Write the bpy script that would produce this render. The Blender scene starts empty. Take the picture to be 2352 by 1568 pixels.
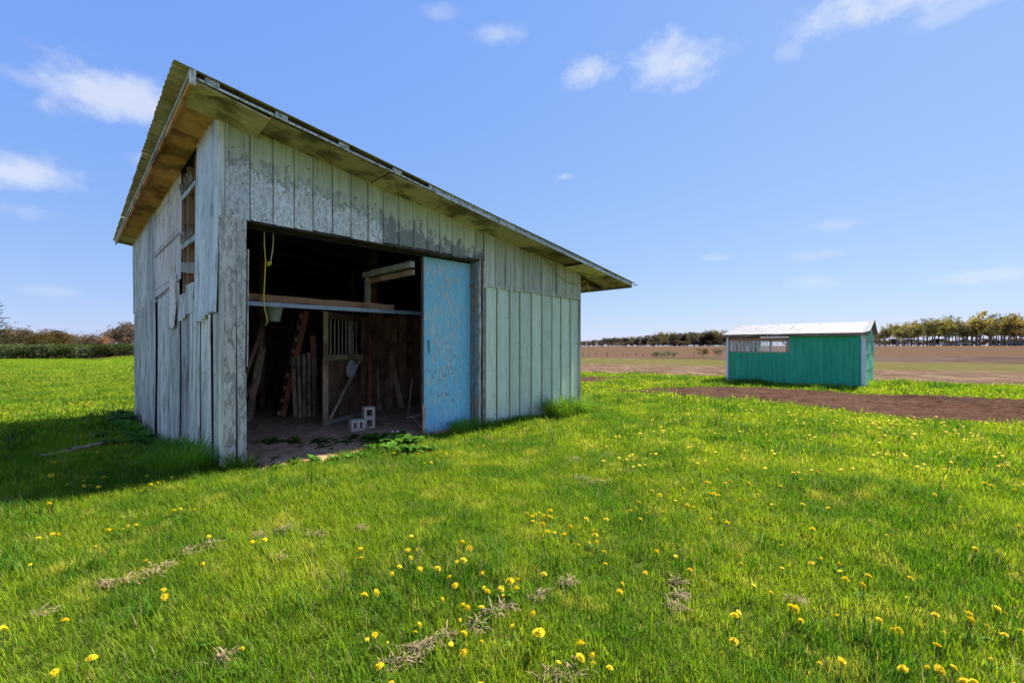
import bpy, math, random
import numpy as np
from mathutils import Vector, Matrix, Euler
R = math.radians
random.seed(7); rng = np.random.default_rng(7)
SC = bpy.context.scene
COL = SC.collection

# ------------------------------------------------------------------ camera, sky, sun, exposure
EYE = 1.5
EXPOSURE = 1.5
F_PX, C_U, H_V = 1049.0, 1176.0, 796.0           # focal length / principal column / horizon row on a 2352 px wide frame
cam = bpy.data.cameras.new('camera'); camo = bpy.data.objects.new('camera', cam); COL.objects.link(camo)
camo.location = (0, 0, EYE); camo.rotation_euler = (R(90), 0, 0)
cam.sensor_width = 36; cam.lens = 36*F_PX/2352; cam.shift_y = (H_V-784)/2352
cam.clip_start = .05; cam.clip_end = 3000
SC.camera = camo

EX = Vector((.7167, .6975, 0)); EY = Vector((-.6975, .7167, 0)); O = Vector((-3.62, 5.70, 0))
SUN_EL = 47
sd = (EX*math.cos(R(4)) - EY*math.sin(R(4))).normalized()
SUN_AZ = math.atan2(sd.x, sd.y)                   # from +Y towards +X
sundir = Vector((math.sin(SUN_AZ)*math.cos(R(SUN_EL)), math.cos(SUN_AZ)*math.cos(R(SUN_EL)), math.sin(R(SUN_EL))))
sun = bpy.data.lights.new('sun', 'SUN'); sun.energy = 4.8; sun.angle = R(2.2); sun.color = (1, .95, .86)
suno = bpy.data.objects.new('sun', sun); COL.objects.link(suno)
suno.rotation_euler = sundir.to_track_quat('Z', 'Y').to_euler(); suno.location = (20, 20, 30)

class NT:
    """small helper to write node graphs"""
    def __init__(s, tree): s.t = tree; s.n = tree.nodes; s.l = tree.links
    def node(s, typ, **kw):
        n = s.n.new(typ)
        for k, v in kw.items(): setattr(n, k, v)
        return n
    def put(s, sock, v):
        if isinstance(v, bpy.types.NodeSocket): s.l.new(v, sock)
        elif v is not None:
            if sock.type == 'RGBA' and len(v) == 3: v = (*v, 1)
            sock.default_value = v
    def math(s, op, a, b=None, c=None, clamp=False):
        n = s.node('ShaderNodeMath', operation=op, use_clamp=clamp)
        s.put(n.inputs[0], a)
        if b is not None: s.put(n.inputs[1], b)
        if c is not None: s.put(n.inputs[2], c)
        return n.outputs[0]
    def mix(s, f, a, b, mode='MIX'):
        n = s.node('ShaderNodeMix', data_type='RGBA', blend_type=mode)
        s.put(n.inputs[0], f); s.put(n.inputs[6], a); s.put(n.inputs[7], b)
        return n.outputs[2]
    def noise(s, vec, scale, detail=4, rough=.55, dist=0, col=False):
        n = s.node('ShaderNodeTexNoise'); s.put(n.inputs['Vector'], vec)
        n.inputs['Scale'].default_value = scale; n.inputs['Detail'].default_value = detail
        n.inputs['Roughness'].default_value = rough; n.inputs['Distortion'].default_value = dist
        return n.outputs['Color' if col else 'Fac']
    def voro(s, vec, scale, feat='F1', out='Distance'):
        n = s.node('ShaderNodeTexVoronoi', feature=feat); s.put(n.inputs['Vector'], vec); n.inputs['Scale'].default_value = scale
        return n.outputs[out]
    def smooth(s, x, lo, hi):
        n = s.node('ShaderNodeMapRange', interpolation_type='SMOOTHSTEP')
        s.put(n.inputs[0], x); n.inputs[1].default_value = lo; n.inputs[2].default_value = hi
        return n.outputs[0]
    def xyz(s, vec):
        n = s.node('ShaderNodeSeparateXYZ'); s.put(n.inputs[0], vec); return n.outputs
    def scalev(s, vec, sc):
        n = s.node('ShaderNodeVectorMath', operation='MULTIPLY'); s.put(n.inputs[0], vec); n.inputs[1].default_value = sc
        return n.outputs[0]
    def bump(s, h, strength=.3, dist=.01):
        n = s.node('ShaderNodeBump'); s.put(n.inputs['Height'], h); n.inputs['Strength'].default_value = strength
        n.inputs['Distance'].default_value = dist; return n.outputs[0]

# sky: Nishita, with a few small fair-weather clouds at fixed directions of the sky
w = bpy.data.worlds.new('World'); SC.world = w; w.use_nodes = True
T = NT(w.node_tree); T.n.clear()
sky = T.node('ShaderNodeTexSky', sky_type='NISHITA')
sky.sun_disc = False; sky.sun_elevation = R(SUN_EL); sky.sun_rotation = SUN_AZ
sky.air_density = 1.0; sky.dust_density = .15; sky.ozone_density = 2.5; sky.altitude = 200
gen = T.node('ShaderNodeTexCoord').outputs['Generated']
dx, dy, dz = T.xyz(gen)
az = T.math('ARCTAN2', dx, dy); el = T.math('ARCSINE', dz)
n1 = T.noise(T.scalev(gen, (1, 1, 1.25)), 11, 6, .58)
n2 = T.noise(T.scalev(gen, (1, 1, 1.5)), 38, 5, .6)
nn = T.math('ADD', T.math('MULTIPLY', T.math('SUBTRACT', n1, .5), 2.1), T.math('MULTIPLY', T.math('SUBTRACT', n2, .5), .8))
def px_dir(u, v):
    a = math.atan((u-C_U)/F_PX); return a, math.atan((H_V-v)/F_PX*math.cos(a))
clouds = [px_dir(u, v)+(hu/F_PX, hv/F_PX, s) for u, v, hu, hv, s in (
    (200, 195, 100, 50, .62), (300, 225, 100, 42, .6), (100, 190, 90, 20, .25), (40, 395, 95, 34, .62), (60, 488, 60, 18, .2), (1138, 78, 62, 26, .36), (1350, 166, 70, 32, .56),
    (1550, 140, 92, 52, .62), (2050, -8, 180, 38, .66), (1985, 20, 80, 38, .62), (2250, 0, 90, 18, .28), (1300, 407, 28, 11, .38), (1926, 518, 60, 16, .22), (1905, 582, 80, 15, .2), (1810, 118, 30, 22, .22),
    (2245, 634, 70, 15, .32), (1868, 650, 60, 16, .24), (1640, 592, 40, 10, .2), (125, 670, 45, 11, .2), (1010, 30, 40, 16, .2), (330, 370, 30, 16, .15))]
mask = None
cmb = T.node('ShaderNodeCombineXYZ'); T.put(cmb.inputs[0], az); T.put(cmb.inputs[1], el); azel = cmb.outputs[0]
for a, e, ra, re, s in clouds:
    k = math.cos(e)**.5/ra
    vm = T.node('ShaderNodeVectorMath', operation='MULTIPLY_ADD'); T.put(vm.inputs[0], azel); vm.inputs[1].default_value = (k, 1/re, 0); vm.inputs[2].default_value = (-a*k, -e/re, 0)
    ln = T.node('ShaderNodeVectorMath', operation='LENGTH'); T.put(ln.inputs[0], vm.outputs[0])
    mr = T.node('ShaderNodeMapRange', interpolation_type='SMOOTHSTEP')
    T.put(mr.inputs[0], T.math('SUBTRACT', nn, ln.outputs['Value'])); mr.inputs[1].default_value = -1.1; mr.inputs[2].default_value = -.05; mr.inputs[4].default_value = s
    mask = mr.outputs[0] if mask is None else T.math('MAXIMUM', mask, mr.outputs[0])
# the same kind of small clouds go on round the rest of the sky
rest = T.math('MULTIPLY', T.smooth(T.noise(T.scalev(gen, (1, 1, 2.2)), 4.5, 5, .6), .6, .74), T.smooth(T.math('ABSOLUTE', az), .95, 1.15))
mask = T.math('MAXIMUM', mask, T.math('MULTIPLY', rest, .65))
# tone of the photograph's sky: each channel of the physical sky compressed a little
sp = T.node('ShaderNodeSeparateColor'); T.put(sp.inputs[0], sky.outputs[0]); cb = T.node('ShaderNodeCombineColor')
for i, (k, g) in enumerate(((1.30, .59), (2.02, .435), (5.75, .08))):
    T.put(cb.inputs[i], T.math('MULTIPLY', T.math('POWER', sp.outputs[i], g), 1.13*k*2**(.35-EXPOSURE)))
cc = T.mix(mask, cb.outputs[0], tuple(x*2**(.35-EXPOSURE) for x in (7.1, 7.25, 7.7)))
bg = T.node('ShaderNodeBackground'); T.put(bg.inputs[0], cc); bg.inputs[1].default_value = .1
wo = T.node('ShaderNodeOutputWorld'); T.l.new(bg.outputs[0], wo.inputs[0])
w.cycles.sampling_method = 'MANUAL'; w.cycles.sample_map_resolution = 1024

SC.view_settings.view_transform = 'Standard'; SC.view_settings.look = 'None'
SC.view_settings.exposure = EXPOSURE; SC.view_settings.gamma = 1
SC.render.engine = 'CYCLES'; SC.cycles.use_denoising = True
SC.cycles.max_bounces = 6; SC.cycles.diffuse_bounces = 3; SC.cycles.glossy_bounces = 2; SC.cycles.transmission_bounces = 3; SC.cycles.transparent_max_bounces = 6

# ------------------------------------------------------------------ mesh helpers
class MB:
    def __init__(s): s.v = []; s.f = []
    def add(s, v, f):
        n = len(s.v); s.v += [tuple(p) for p in v]; s.f += [tuple(i+n for i in q) for q in f]; return s
    def box(s, lo, hi):
        (a, b, c), (d, e, f) = lo, hi
        return s.add([(a,b,c),(d,b,c),(d,e,c),(a,e,c),(a,b,f),(d,b,f),(d,e,f),(a,e,f)],
                     [(0,3,2,1),(4,5,6,7),(0,1,5,4),(1,2,6,5),(2,3,7,6),(3,0,4,7)])
    def beam(s, p0, p1, w, h, up=(0,0,1), segs=1, jit=0.0, twist=0.0):
        p0, p1 = Vector(p0), Vector(p1); d = (p1-p0).normalized(); up = Vector(up)
        x = d.cross(up)
        if x.length < 1e-4: x = d.cross(Vector((1,0,0)))
        x.normalize(); y = x.cross(d)
        V = []
        for i in range(segs+1):
            t = i/segs; c = p0.lerp(p1, t); j = lambda: random.uniform(-jit, jit)
            for sx, sy in ((-1,-1),(1,-1),(1,1),(-1,1)):
                V.append(c + x*(sx*w/2+j()) + y*(sy*h/2+j()))
        Fc = [(0,1,2,3), tuple(4*segs+i for i in (3,2,1,0))]
        for i in range(segs):
            for k in range(4):
                a, b = 4*i+k, 4*i+(k+1)%4; Fc.append((a, a+4, b+4, b))
        return s.add(V, Fc)
    def tube(s, pts, r, n=6):
        pts = [Vector(p) for p in pts]; rs = r if isinstance(r, (list, tuple)) else [r]*len(pts)
        V = []; Fc = []
        for i, p in enumerate(pts):
            d = (pts[min(i+1, len(pts)-1)]-pts[max(i-1, 0)]).normalized()
            x = d.cross(Vector((.31, .17, .93)))
            if x.length < 1e-3: x = d.cross(Vector((1,0,0)))
            x.normalize(); y = d.cross(x)
            for k in range(n):
                a = 2*math.pi*k/n; V.append(p + (x*math.cos(a)+y*math.sin(a))*rs[i])
        for i in range(len(pts)-1):
            for k in range(n):
                a = i*n+k; b = i*n+(k+1)%n; Fc.append((a, b, b+n, a+n))
        Fc.append(tuple(range(n-1, -1, -1))); Fc.append(tuple((len(pts)-1)*n+k for k in range(n)))
        return s.add(V, Fc)
    def blade(s, p, d, L, wd, curve, segs=3):
        """a grass blade: strip from p, leaning to heading d, length L"""
        dx, dy = math.cos(d), math.sin(d); sx, sy = -dy*wd/2, dx*wd/2; V = []; Fc = []
        x, y, z = p; ang = random.uniform(.0, .35)
        for i in range(segs+1):
            k = 1-(i/segs)**2*.85 if i < segs else 0
            if i == segs: V.append((x, y, z))
            else: V += [(x-sx*k, y-sy*k, z), (x+sx*k, y+sy*k, z)]
            st = L/segs; x += dx*math.sin(ang)*st; y += dy*math.sin(ang)*st; z += math.cos(ang)*st; ang += curve/segs
        for i in range(segs-1): Fc.append((2*i, 2*i+1, 2*i+3, 2*i+2))
        Fc.append((2*segs-2, 2*segs-1, 2*segs)); return s.add(V, Fc)
    def mesh(s, name, mat, smooth=False):
        m = bpy.data.meshes.new(name); m.from_pydata(s.v, [], s.f)
        if mat: m.materials.append(mat)
        if smooth: m.shade_smooth()
        m.update(); return m
    def build(s, name, mat, parent=None, smooth=False):
        return link(name, s.mesh(name, mat, smooth), parent)
def link(name, data, parent=None):
    o = bpy.data.objects.new(name, data); COL.objects.link(o)
    if parent: o.parent = parent
    return o
def tag(o, label=None, cat=None, group=None, kind=None):
    for k, v in (('label', label), ('category', cat), ('group', group), ('kind', kind)):
        if v: o[k] = v
    return o
def thing(name, label, cat, loc=(0,0,0), rz=0, group=None):
    o = bpy.data.objects.new(name, None); COL.objects.link(o); o.empty_display_size = .1
    o.location = loc; o.rotation_euler = (0, 0, rz); return tag(o, label, cat, group)
def copy_tree(o, parent=None):
    c = o.copy(); COL.objects.link(c)
    if parent: c.parent = parent
    for ch in o.children: copy_tree(ch, c)
    return c
def set_attr(me, name, vals):
    a = me.attributes.new(name, 'FLOAT', 'POINT'); a.data.foreach_set('value', np.asarray(vals, np.float32))

def S(t): t = np.clip(t, 0, 1); return t*t*(3-2*t)
def local(x, y):
    dx, dy = x-O.x, y-O.y
    return dx*EX.x+dy*EX.y, dx*EY.x+dy*EY.y
def hgt(x, y):
    """ground height: level lawn, a fall beside the shed's long wall, a low rise in the far field"""
    x = np.asarray(x, float); y = np.asarray(y, float)
    a, b = local(x, y)
    z = -.46*S(b/6.5)*(1-S((a-1)/5))
    n = .5*x+.865*y
    z = z + 1.75*S((n-60)/130)*S((x+25)/50)
    near = 1-S((np.hypot(x, y)-30)/30)
    z = z + near*(.018*np.sin(x*1.3+.7*y)+.014*np.sin(2.1*y-.8*x+1)+.01*np.sin(3.7*x+2.9*y))
    return z
def H(x, y): return float(hgt(x, y))
def G(u, v, dz=0.0):
    """the point of the ground that shows at a place of the photograph"""
    z = 0.0
    for _ in range(6):
        t = (z+dz-EYE)/((H_V-v)/F_PX); x, y = t*(u-C_U)/F_PX, t; z = H(x, y)
    return Vector((x, y, z))
def P(u, v, Y): return Vector(((u-C_U)/F_PX*Y, Y, EYE+(H_V-v)/F_PX*Y))
def W(a, b, z=0): return O + EX*a + EY*b + Vector((0, 0, z))       # a point in the shed's own axes
SHED_RZ = math.atan2(EX.y, EX.x)

# ------------------------------------------------------------------ materials
def new_mat(name, rough=.8, metal=0.0, spec=.3):
    m = bpy.data.materials.new(name); m.use_nodes = True
    N = NT(m.node_tree); p = N.n['Principled BSDF']
    p.inputs['Roughness'].default_value = rough; p.inputs['Metallic'].default_value = metal
    p.inputs['Specular IOR Level'].default_value = spec
    N.p = p; N.out = N.n['Material Output']; N.co = N.node('ShaderNodeTexCoord').outputs['Object']
    N.pos = N.node('ShaderNodeNewGeometry').outputs['Position']
    N.rnd = N.node('ShaderNodeObjectInfo').outputs['Random']
    return m, N
def wood(name, c1, c2, c3, grain=(3, 3, .5), scale=9, rough=.85, paint=None, paint_amt=.5, bump=.4, world=False, vary=.25):
    """weathered boards: grain stretched along the board, dark streaks, optional flaking paint"""
    m, N = new_mat(name, rough, 0, .2)
    off = N.node('ShaderNodeVectorMath', operation='ADD'); N.put(off.inputs[0], N.pos if world else N.co)
    cmb = N.node('ShaderNodeCombineXYZ'); r7 = N.math('MULTIPLY', N.rnd, 37.0)
    for i in range(3): N.put(cmb.inputs[i], r7)
    N.put(off.inputs[1], cmb.outputs[0]); co = off.outputs[0]
    g = N.scalev(co, grain)
    n1 = N.noise(g, scale, 6, .65, .4); n2 = N.noise(co, 1.7, 4, .6); n3 = N.noise(g, scale*3.2, 3, .6)
    c = N.mix(N.smooth(n1, .3, .7), c1, c2)
    c = N.mix(N.math('MULTIPLY', N.smooth(n2, .47, .64), .85), c, c3)
    c = N.mix(N.math('MULTIPLY', N.smooth(n3, .58, .72), .55), c, tuple(x*.35 for x in c1))
    h = N.math('ADD', n1, N.math('MULTIPLY', n3, .5))
    if paint:
        pf = N.noise(N.scalev(co, (2.2, 2.2, .8)), 9, 8, .72, .6)
        k = N.smooth(pf, paint_amt-.02, paint_amt+.03)
        c = N.mix(k, c, N.mix(N.smooth(n2, .35, .65), paint, tuple(x*.8 for x in paint)))
        h = N.math('ADD', h, N.math('MULTIPLY', k, .9))
    c = N.mix(1.0, c, N.mix(N.rnd, (1-vary,)*3, (1+vary*.4,)*3), 'MULTIPLY')
    N.put(N.p.inputs['Base Color'], c); N.put(N.p.inputs['Normal'], N.bump(h, bump, .008))
    return m
def plain(name, c, rough=.7, metal=0, var=.15, scale=6, spec=.3):
    m, N = new_mat(name, rough, metal, spec)
    n = N.noise(N.co, scale, 5, .6)
    N.put(N.p.inputs['Base Color'], N.mix(N.smooth(n, .3, .7), tuple(x*(1-var) for x in c), tuple(min(1, x*(1+var)) for x in c)))
    return m
def metal_sheet(name, base, alt, stain, rough=.5, metal=.25, streak=(7, 2.2, .3), dark=.7, stain_amt=.55, vary=.2):
    m, N = new_mat(name, rough, metal, .4)
    off = N.node('ShaderNodeVectorMath', operation='ADD'); N.put(off.inputs[0], N.co)
    cmb = N.node('ShaderNodeCombineXYZ'); N.put(cmb.inputs[2], N.math('MULTIPLY', N.rnd, 19.0)); N.put(off.inputs[1], cmb.outputs[0]); co = off.outputs[0]
    n1 = N.noise(N.scalev(co, streak), 2.2, 6, .65); n2 = N.noise(co, 3.1, 5, .65); n3 = N.noise(N.scalev(co, streak), 4.5, 5, .65)
    c = N.mix(N.smooth(n1, .40, .60), base, alt)
    c = N.mix(N.math('MULTIPLY', N.smooth(n2, stain_amt, stain_amt+.14), .8), c, stain)
    c = N.mix(N.math('MULTIPLY', N.smooth(n3, .54, .64), dark), c, tuple(x*.26 for x in base))
    c = N.mix(1.0, c, N.mix(N.rnd, (1-vary,)*3, (1+vary*.5,)*3), 'MULTIPLY')
    N.put(N.p.inputs['Base Color'], c)
    N.put(N.p.inputs['Roughness'], N.math('ADD', rough-.1, N.math('MULTIPLY', n2, .3)))
    N.put(N.p.inputs['Normal'], N.bump(n2, .15, .01))
    return m

M = {}
# header cladding: green paint flaked away to bare spangled zinc; the paint has lasted below the eaves and towards the low end
def mk_header():
    m, N = new_mat('header_metal', .5, .15, .4)
    a, b, z = N.xyz(N.co)
    d = N.math('SUBTRACT', N.math('SUBTRACT', 4.36, N.math('MULTIPLY', a, .159)), z)
    n1 = N.noise(N.scalev(N.co, (5, 5, 2.2)), 2.6, 7, .7); n2 = N.noise(N.scalev(N.co, (9, 9, .7)), 2.4, 5, .65)
    k = N.smooth(N.math('ADD', d, N.math('MULTIPLY', N.math('SUBTRACT', n1, .5), 1.5)), .42, .56)
    k = N.math('MULTIPLY', k, N.math('SUBTRACT', 1.0, N.math('MULTIPLY', N.smooth(N.math('ADD', a, n1), 2.55, 2.9), .55)))
    v = N.voro(N.scalev(N.co, (1, 1, .55)), 46, 'F1', 'Color')
    vx = N.xyz(v)[0]
    zinc = N.mix(vx, (.60, .535, .44), (.93, .84, .70))
    zinc = N.mix(N.math('MULTIPLY', N.smooth(n2, .52, .66), .5), zinc, (.64, .62, .50))
    zinc = N.mix(N.math('MULTIPLY', N.smooth(n1, .56, .66), .5), zinc, (.27, .255, .235))
    paint = N.mix(N.smooth(n2, .35, .65), (.54, .55, .40), (.70, .70, .51))
    paint = N.mix(N.math('MULTIPLY', N.smooth(n1, .58, .7), .6), paint, (.52, .49, .44))
    rim = N.math('MULTIPLY', N.math('MULTIPLY', k, N.math('SUBTRACT', 1.0, k)), 3.2, clamp=True)
    c = N.mix(k, paint, zinc); c = N.mix(rim, c, (.19, .185, .16))
    spk = N.smooth(N.voro(N.co, 9), .028, .018)
    c = N.mix(spk, c, (.04, .04, .04))
    c = N.mix(1.0, c, N.mix(N.rnd, (.82,)*3, (1.08,)*3), 'MULTIPLY')
    N.put(N.p.inputs['Base Color'], c)
    N.put(N.p.inputs['Roughness'], N.math('SUBTRACT', .62, N.math('MULTIPLY', k, N.math('MULTIPLY', vx, .3))))
    N.put(N.p.inputs['Metallic'], N.math('MULTIPLY', k, .3))
    N.put(N.p.inputs['Normal'], N.bump(N.math('ADD', n1, N.math('MULTIPLY', vx, .25)), .25, .01))
    return m
M['header'] = mk_header()
M['upper'] = metal_sheet('weathered_green_metal', (.56, .55, .40), (.73, .70, .52), (.68, .60, .48), .6, .05, dark=.35)
M['lower'] = metal_sheet('pale_green_metal', (.75, .77, .54), (.85, .85, .61), (.90, .92, .68), .55, .05, (5, 5, .6), stain_amt=.55, vary=.12, dark=.16)
M['zinc'] = metal_sheet('grey_zinc', (.52, .47, .38), (.90, .81, .66), (.62, .61, .46), .5, .25)
M['zinc_dark'] = metal_sheet('dark_zinc', (.41, .37, .30), (.74, .67, .55), (.52, .50, .39), .55, .2)
M['zinc_bright'] = metal_sheet('bright_zinc', (.74, .70, .60), (.90, .86, .76), (.64, .65, .52), .45, .25)
M['rusty_white'] = metal_sheet('rust_streaked_sheet', (.90, .70, .52), (.97, .84, .69), (.62, .32, .14), .65, .05, (8, 3, .25), stain_amt=.55)
M['roof_metal'] = metal_sheet('roof_metal', (.66, .49, .31), (.80, .62, .41), (.48, .30, .16), .55, .15, (1.5, 4, 4))
M['roof_far'] = metal_sheet('white_roof_metal', (.145, .152, .165), (.165, .172, .185), (.135, .14, .15), .7, 0, (3, .3, .3), vary=.05)
M['gutter'] = plain('gutter_grey', (.10, .10, .10), .6)
M['osb'] = wood('stained_chipboard', (.90, .35, .12), (.95, .52, .22), (.32, .12, .05), (1, 1, 1), 7, .85, bump=.25)
M['soffit'] = wood('mildewed_plywood', (.60, .43, .26), (.80, .63, .42), (.15, .105, .07), (.8, 3, 3), 5, .85, bump=.2)
M['soffit_dark'] = wood('rotten_plywood', (.22, .165, .095), (.38, .29, .16), (.07, .052, .035), (.8, 3, 3), 5, .9, bump=.3)
M['trim'] = wood('flaking_white_trim', (.36, .32, .28), (.46, .42, .37), (.2, .17, .14), (.5, 3, 3), 9, .8, (.84, .82, .79), .45)
M['trim_post'] = wood('flaking_door_post', (.44, .41, .36), (.60, .55, .48), (.40, .29, .20), (3, 3, .4), 8, .85, (.94, .78, .64), .46, .7)
M['jamb'] = wood('weathered_jamb', (.13, .14, .145), (.27, .25, .21), (.28, .16, .08), (4, 4, .4), 7, .8, (.22, .35, .40), .56)
M['jamb_white'] = wood('weathered_jamb_edge', (.34, .31, .28), (.46, .43, .39), (.22, .15, .10), (4, 4, .4), 9, .8, (.70, .68, .64), .5)
def mk_door():
    m, N = new_mat('flaking_blue_paint', .62, 0, .35)
    n1 = N.noise(N.scalev(N.co, (17, 17, 2.6)), 2.6, 5, .6, .2); n2 = N.noise(N.co, 1.3, 4, .6); n3 = N.noise(N.scalev(N.co, (10, 10, 2.4)), 3.6, 5, .65, .2); n4 = N.noise(N.scalev(N.co, (2.5, 2.5, .35)), 5, 5, .6)
    blue = N.mix(N.smooth(n4, .3, .7), (.23, .57, .70), (.31, .66, .77))
    a, b, z = N.xyz(N.co)
    lowf = N.math('MULTIPLY', N.smooth(n2, .3, .62), .1)
    thr = N.math('SUBTRACT', N.math('ADD', n1, lowf), N.math('MULTIPLY', N.smooth(a, 3.55, 4.05), .055))
    flake = N.smooth(thr, .635, .655)
    edge = N.smooth(N.math('ADD', n3, lowf), .68, .695)
    c = N.mix(flake, blue, N.mix(N.smooth(n3, .4, .6), (.84, .74, .58), (.66, .52, .38)))
    c = N.mix(edge, c, N.mix(N.smooth(z, 1.0, 2.0), (.22, .13, .09), (.66, .54, .42)))
    red = N.smooth(N.noise(N.scalev(N.co, (4, 4, 2)), 9, 3, .5), .735, .745)
    c = N.mix(red, c, (.5, .09, .08))
    N.put(N.p.inputs['Base Color'], c)
    N.put(N.p.inputs['Normal'], N.bump(N.math('SUBTRACT', n4, N.math('MULTIPLY', flake, .6)), .35, .006))
    return m
M['door'] = mk_door()
M['door_edge'] = wood('bare_door_edge', (.16, .10, .085), (.24, .15, .12), (.10, .07, .06), (4, 4, .3), 8)
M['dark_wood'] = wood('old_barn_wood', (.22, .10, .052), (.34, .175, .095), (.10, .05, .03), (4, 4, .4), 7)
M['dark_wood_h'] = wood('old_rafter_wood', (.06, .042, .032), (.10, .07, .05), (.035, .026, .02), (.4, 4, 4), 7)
M['stud'] = wood('rusty_stud', (.40, .18, .09), (.54, .28, .15), (.22, .10, .055), (4, 4, .4), 7)
M['pale_wood'] = wood('pale_board', (.40, .32, .23), (.52, .44, .34), (.30, .22, .15), (.5, .5, .5), 9, .8)
M['grey_plank'] = wood('grey_plank', (.46, .26, .14), (.80, .53, .32), (.24, .13, .07), (4, 4, .35), 8)
M['red_wood'] = wood('red_painted_wood', (.62, .16, .075), (.75, .25, .12), (.34, .10, .055), (4, 4, .35), 8)
M['tan_wood'] = wood('tan_stick', (.55, .36, .20), (.68, .48, .30), (.34, .21, .12), (.6, .6, .6), 10)
M['white_beam'] = wood('dusty_white_beam', (.50, .48, .42), (.62, .60, .54), (.32, .29, .24), (.6, .6, .6), 7)
M['rail_metal'] = plain('rail_zinc', (.34, .37, .40), .45, .3)
M['black_iron'] = plain('black_iron', (.03, .03, .032), .5, .3)
M['screw'] = plain('screw_dark', (.045, .045, .045), .6)
M['rust'] = plain('rust', (.22, .10, .045), .8)
M['yellow_cord'] = plain('yellow_cord', (.78, .55, .06), .5)
M['ochre_cord'] = plain('ochre_cord', (.52, .40, .10), .55)
M['pale_cord'] = plain('faded_cord', (.62, .52, .26), .55)
M['white_cable'] = plain('white_cable', (.62, .61, .60), .5)
M['block'] = plain('concrete_block', (.66, .50, .37), .9, 0, .2, 22)
M['bucket'] = plain('dusty_bucket', (.34, .36, .30), .6)
M['dry'] = plain('dry_grass', (.26, .175, .105), .9, 0, .4, 14)
M['bark'] = wood('bark', (.12, .10, .085), (.19, .165, .14), (.08, .07, .06), (4, 4, .6), 3)
M['bark_pale'] = wood('pale_bark', (.25, .22, .19), (.34, .31, .28), (.15, .13, .11), (4, 4, .6), 3)
M['grey_log'] = wood('grey_log', (.10, .095, .09), (.17, .16, .155), (.07, .065, .06), (2, 2, 2), 3)
M['green_wall'] = metal_sheet('green_painted_steel', (.016, .33, .18), (.024, .43, .22), (.03, .45, .25), .5, 0, (6, 6, .3), stain_amt=.6, vary=.05, dark=.18)
M['white_paint'] = plain('white_painted_post', (.72, .72, .71), .6, 0, .06)
M['fascia_far'] = wood('brown_fascia', (.20, .13, .09), (.30, .22, .16), (.12, .08, .06), (.5, 3, 3), 6, .85, (.5, .47, .43), .6)
M['can_white'] = plain('can_white', (.7, .7, .7), .35, .3)
M['can_red'] = plain('can_red', (.6, .03, .03), .35, .1)

def foliage(name, c1, c2, c3=None, trans=.35, scale=.6, world=True, attr=False, rough=.6, rndmix=.5, spec=.12):
    m, N = new_mat(name, rough, 0, spec)
    n = N.noise(N.pos if world else N.co, scale, 4, .6)
    c = N.mix(N.smooth(n, .38, .62), c1, c2)
    if c3: c = N.mix(N.smooth(N.noise(N.pos, scale*2.7, 5, .65), .53, .68), c, c3)
    c = N.mix(1.0, c, N.mix(N.rnd, (1-rndmix*.6,)*3, (1+rndmix*.5,)*3), 'MULTIPLY')
    if attr:
        at = N.node('ShaderNodeAttribute', attribute_name='bc').outputs['Fac']
        c = N.mix(1.0, c, N.mix(at, (.62, .72, .8), (1.38, 1.22, 1.1)), 'MULTIPLY')
        dead = N.smooth(at, .955, .97)
        c = N.mix(dead, c, (.33, .27, .13))
    N.put(N.p.inputs['Base Color'], c)
    tr = N.node('ShaderNodeBsdfTranslucent'); N.put(tr.inputs[0], N.mix(1.0, c, (1.25, 1.25, .7), 'MULTIPLY'))
    mx = N.node('ShaderNodeMixShader'); mx.inputs[0].default_value = trans
    N.l.new(N.p.outputs[0], mx.inputs[1]); N.l.new(tr.outputs[0], mx.inputs[2]); N.l.new(mx.outputs[0], N.out.inputs[0])
    return m
M['grass'] = foliage('lawn_blade', (.10, .21, .010), (.235, .33, .014), (.40, .41, .05), .45, .8, attr=True, rndmix=.35)
M['long_grass'] = foliage('long_grass_blade', (.12, .26, .022), (.20, .35, .03), None, .35, 2, attr=True)
M['weed'] = foliage('weed_leaf', (.055, .15, .015), (.10, .21, .022), None, .3, 3, spec=.04)
M['petal'] = foliage('dandelion_petal', (.80, .60, .02), (.86, .68, .03), None, .3, 9, rndmix=.15)
M['stem'] = foliage('dandelion_stem', (.16, .19, .05), (.22, .22, .07), None, .3, 9)
M['leaf_gold'] = foliage('gold_leaf', (.215, .15, .05), (.175, .16, .05), (.27, .19, .07), .5, .05, rndmix=.45)
M['leaf_brown'] = foliage('brown_twig', (.11, .072, .042), (.145, .10, .054), (.115, .10, .05), .3, .05, rndmix=.5)
M['leaf_rust'] = foliage('rust_twig', (.21, .10, .045), (.24, .13, .06), None, .25, .1)
M['leaf_dark'] = foliage('dark_twig', (.085, .068, .05), (.13, .10, .06), (.11, .10, .052), .3, .03, rndmix=.5)
M['leaf_green'] = foliage('hedge_leaf', (.055, .08, .025), (.095, .115, .035), (.12, .12, .05), .3, .25, rndmix=.4)
M['needle'] = foliage('spruce_needle', (.018, .036, .018), (.03, .05, .024), None, .15, .5)

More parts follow.
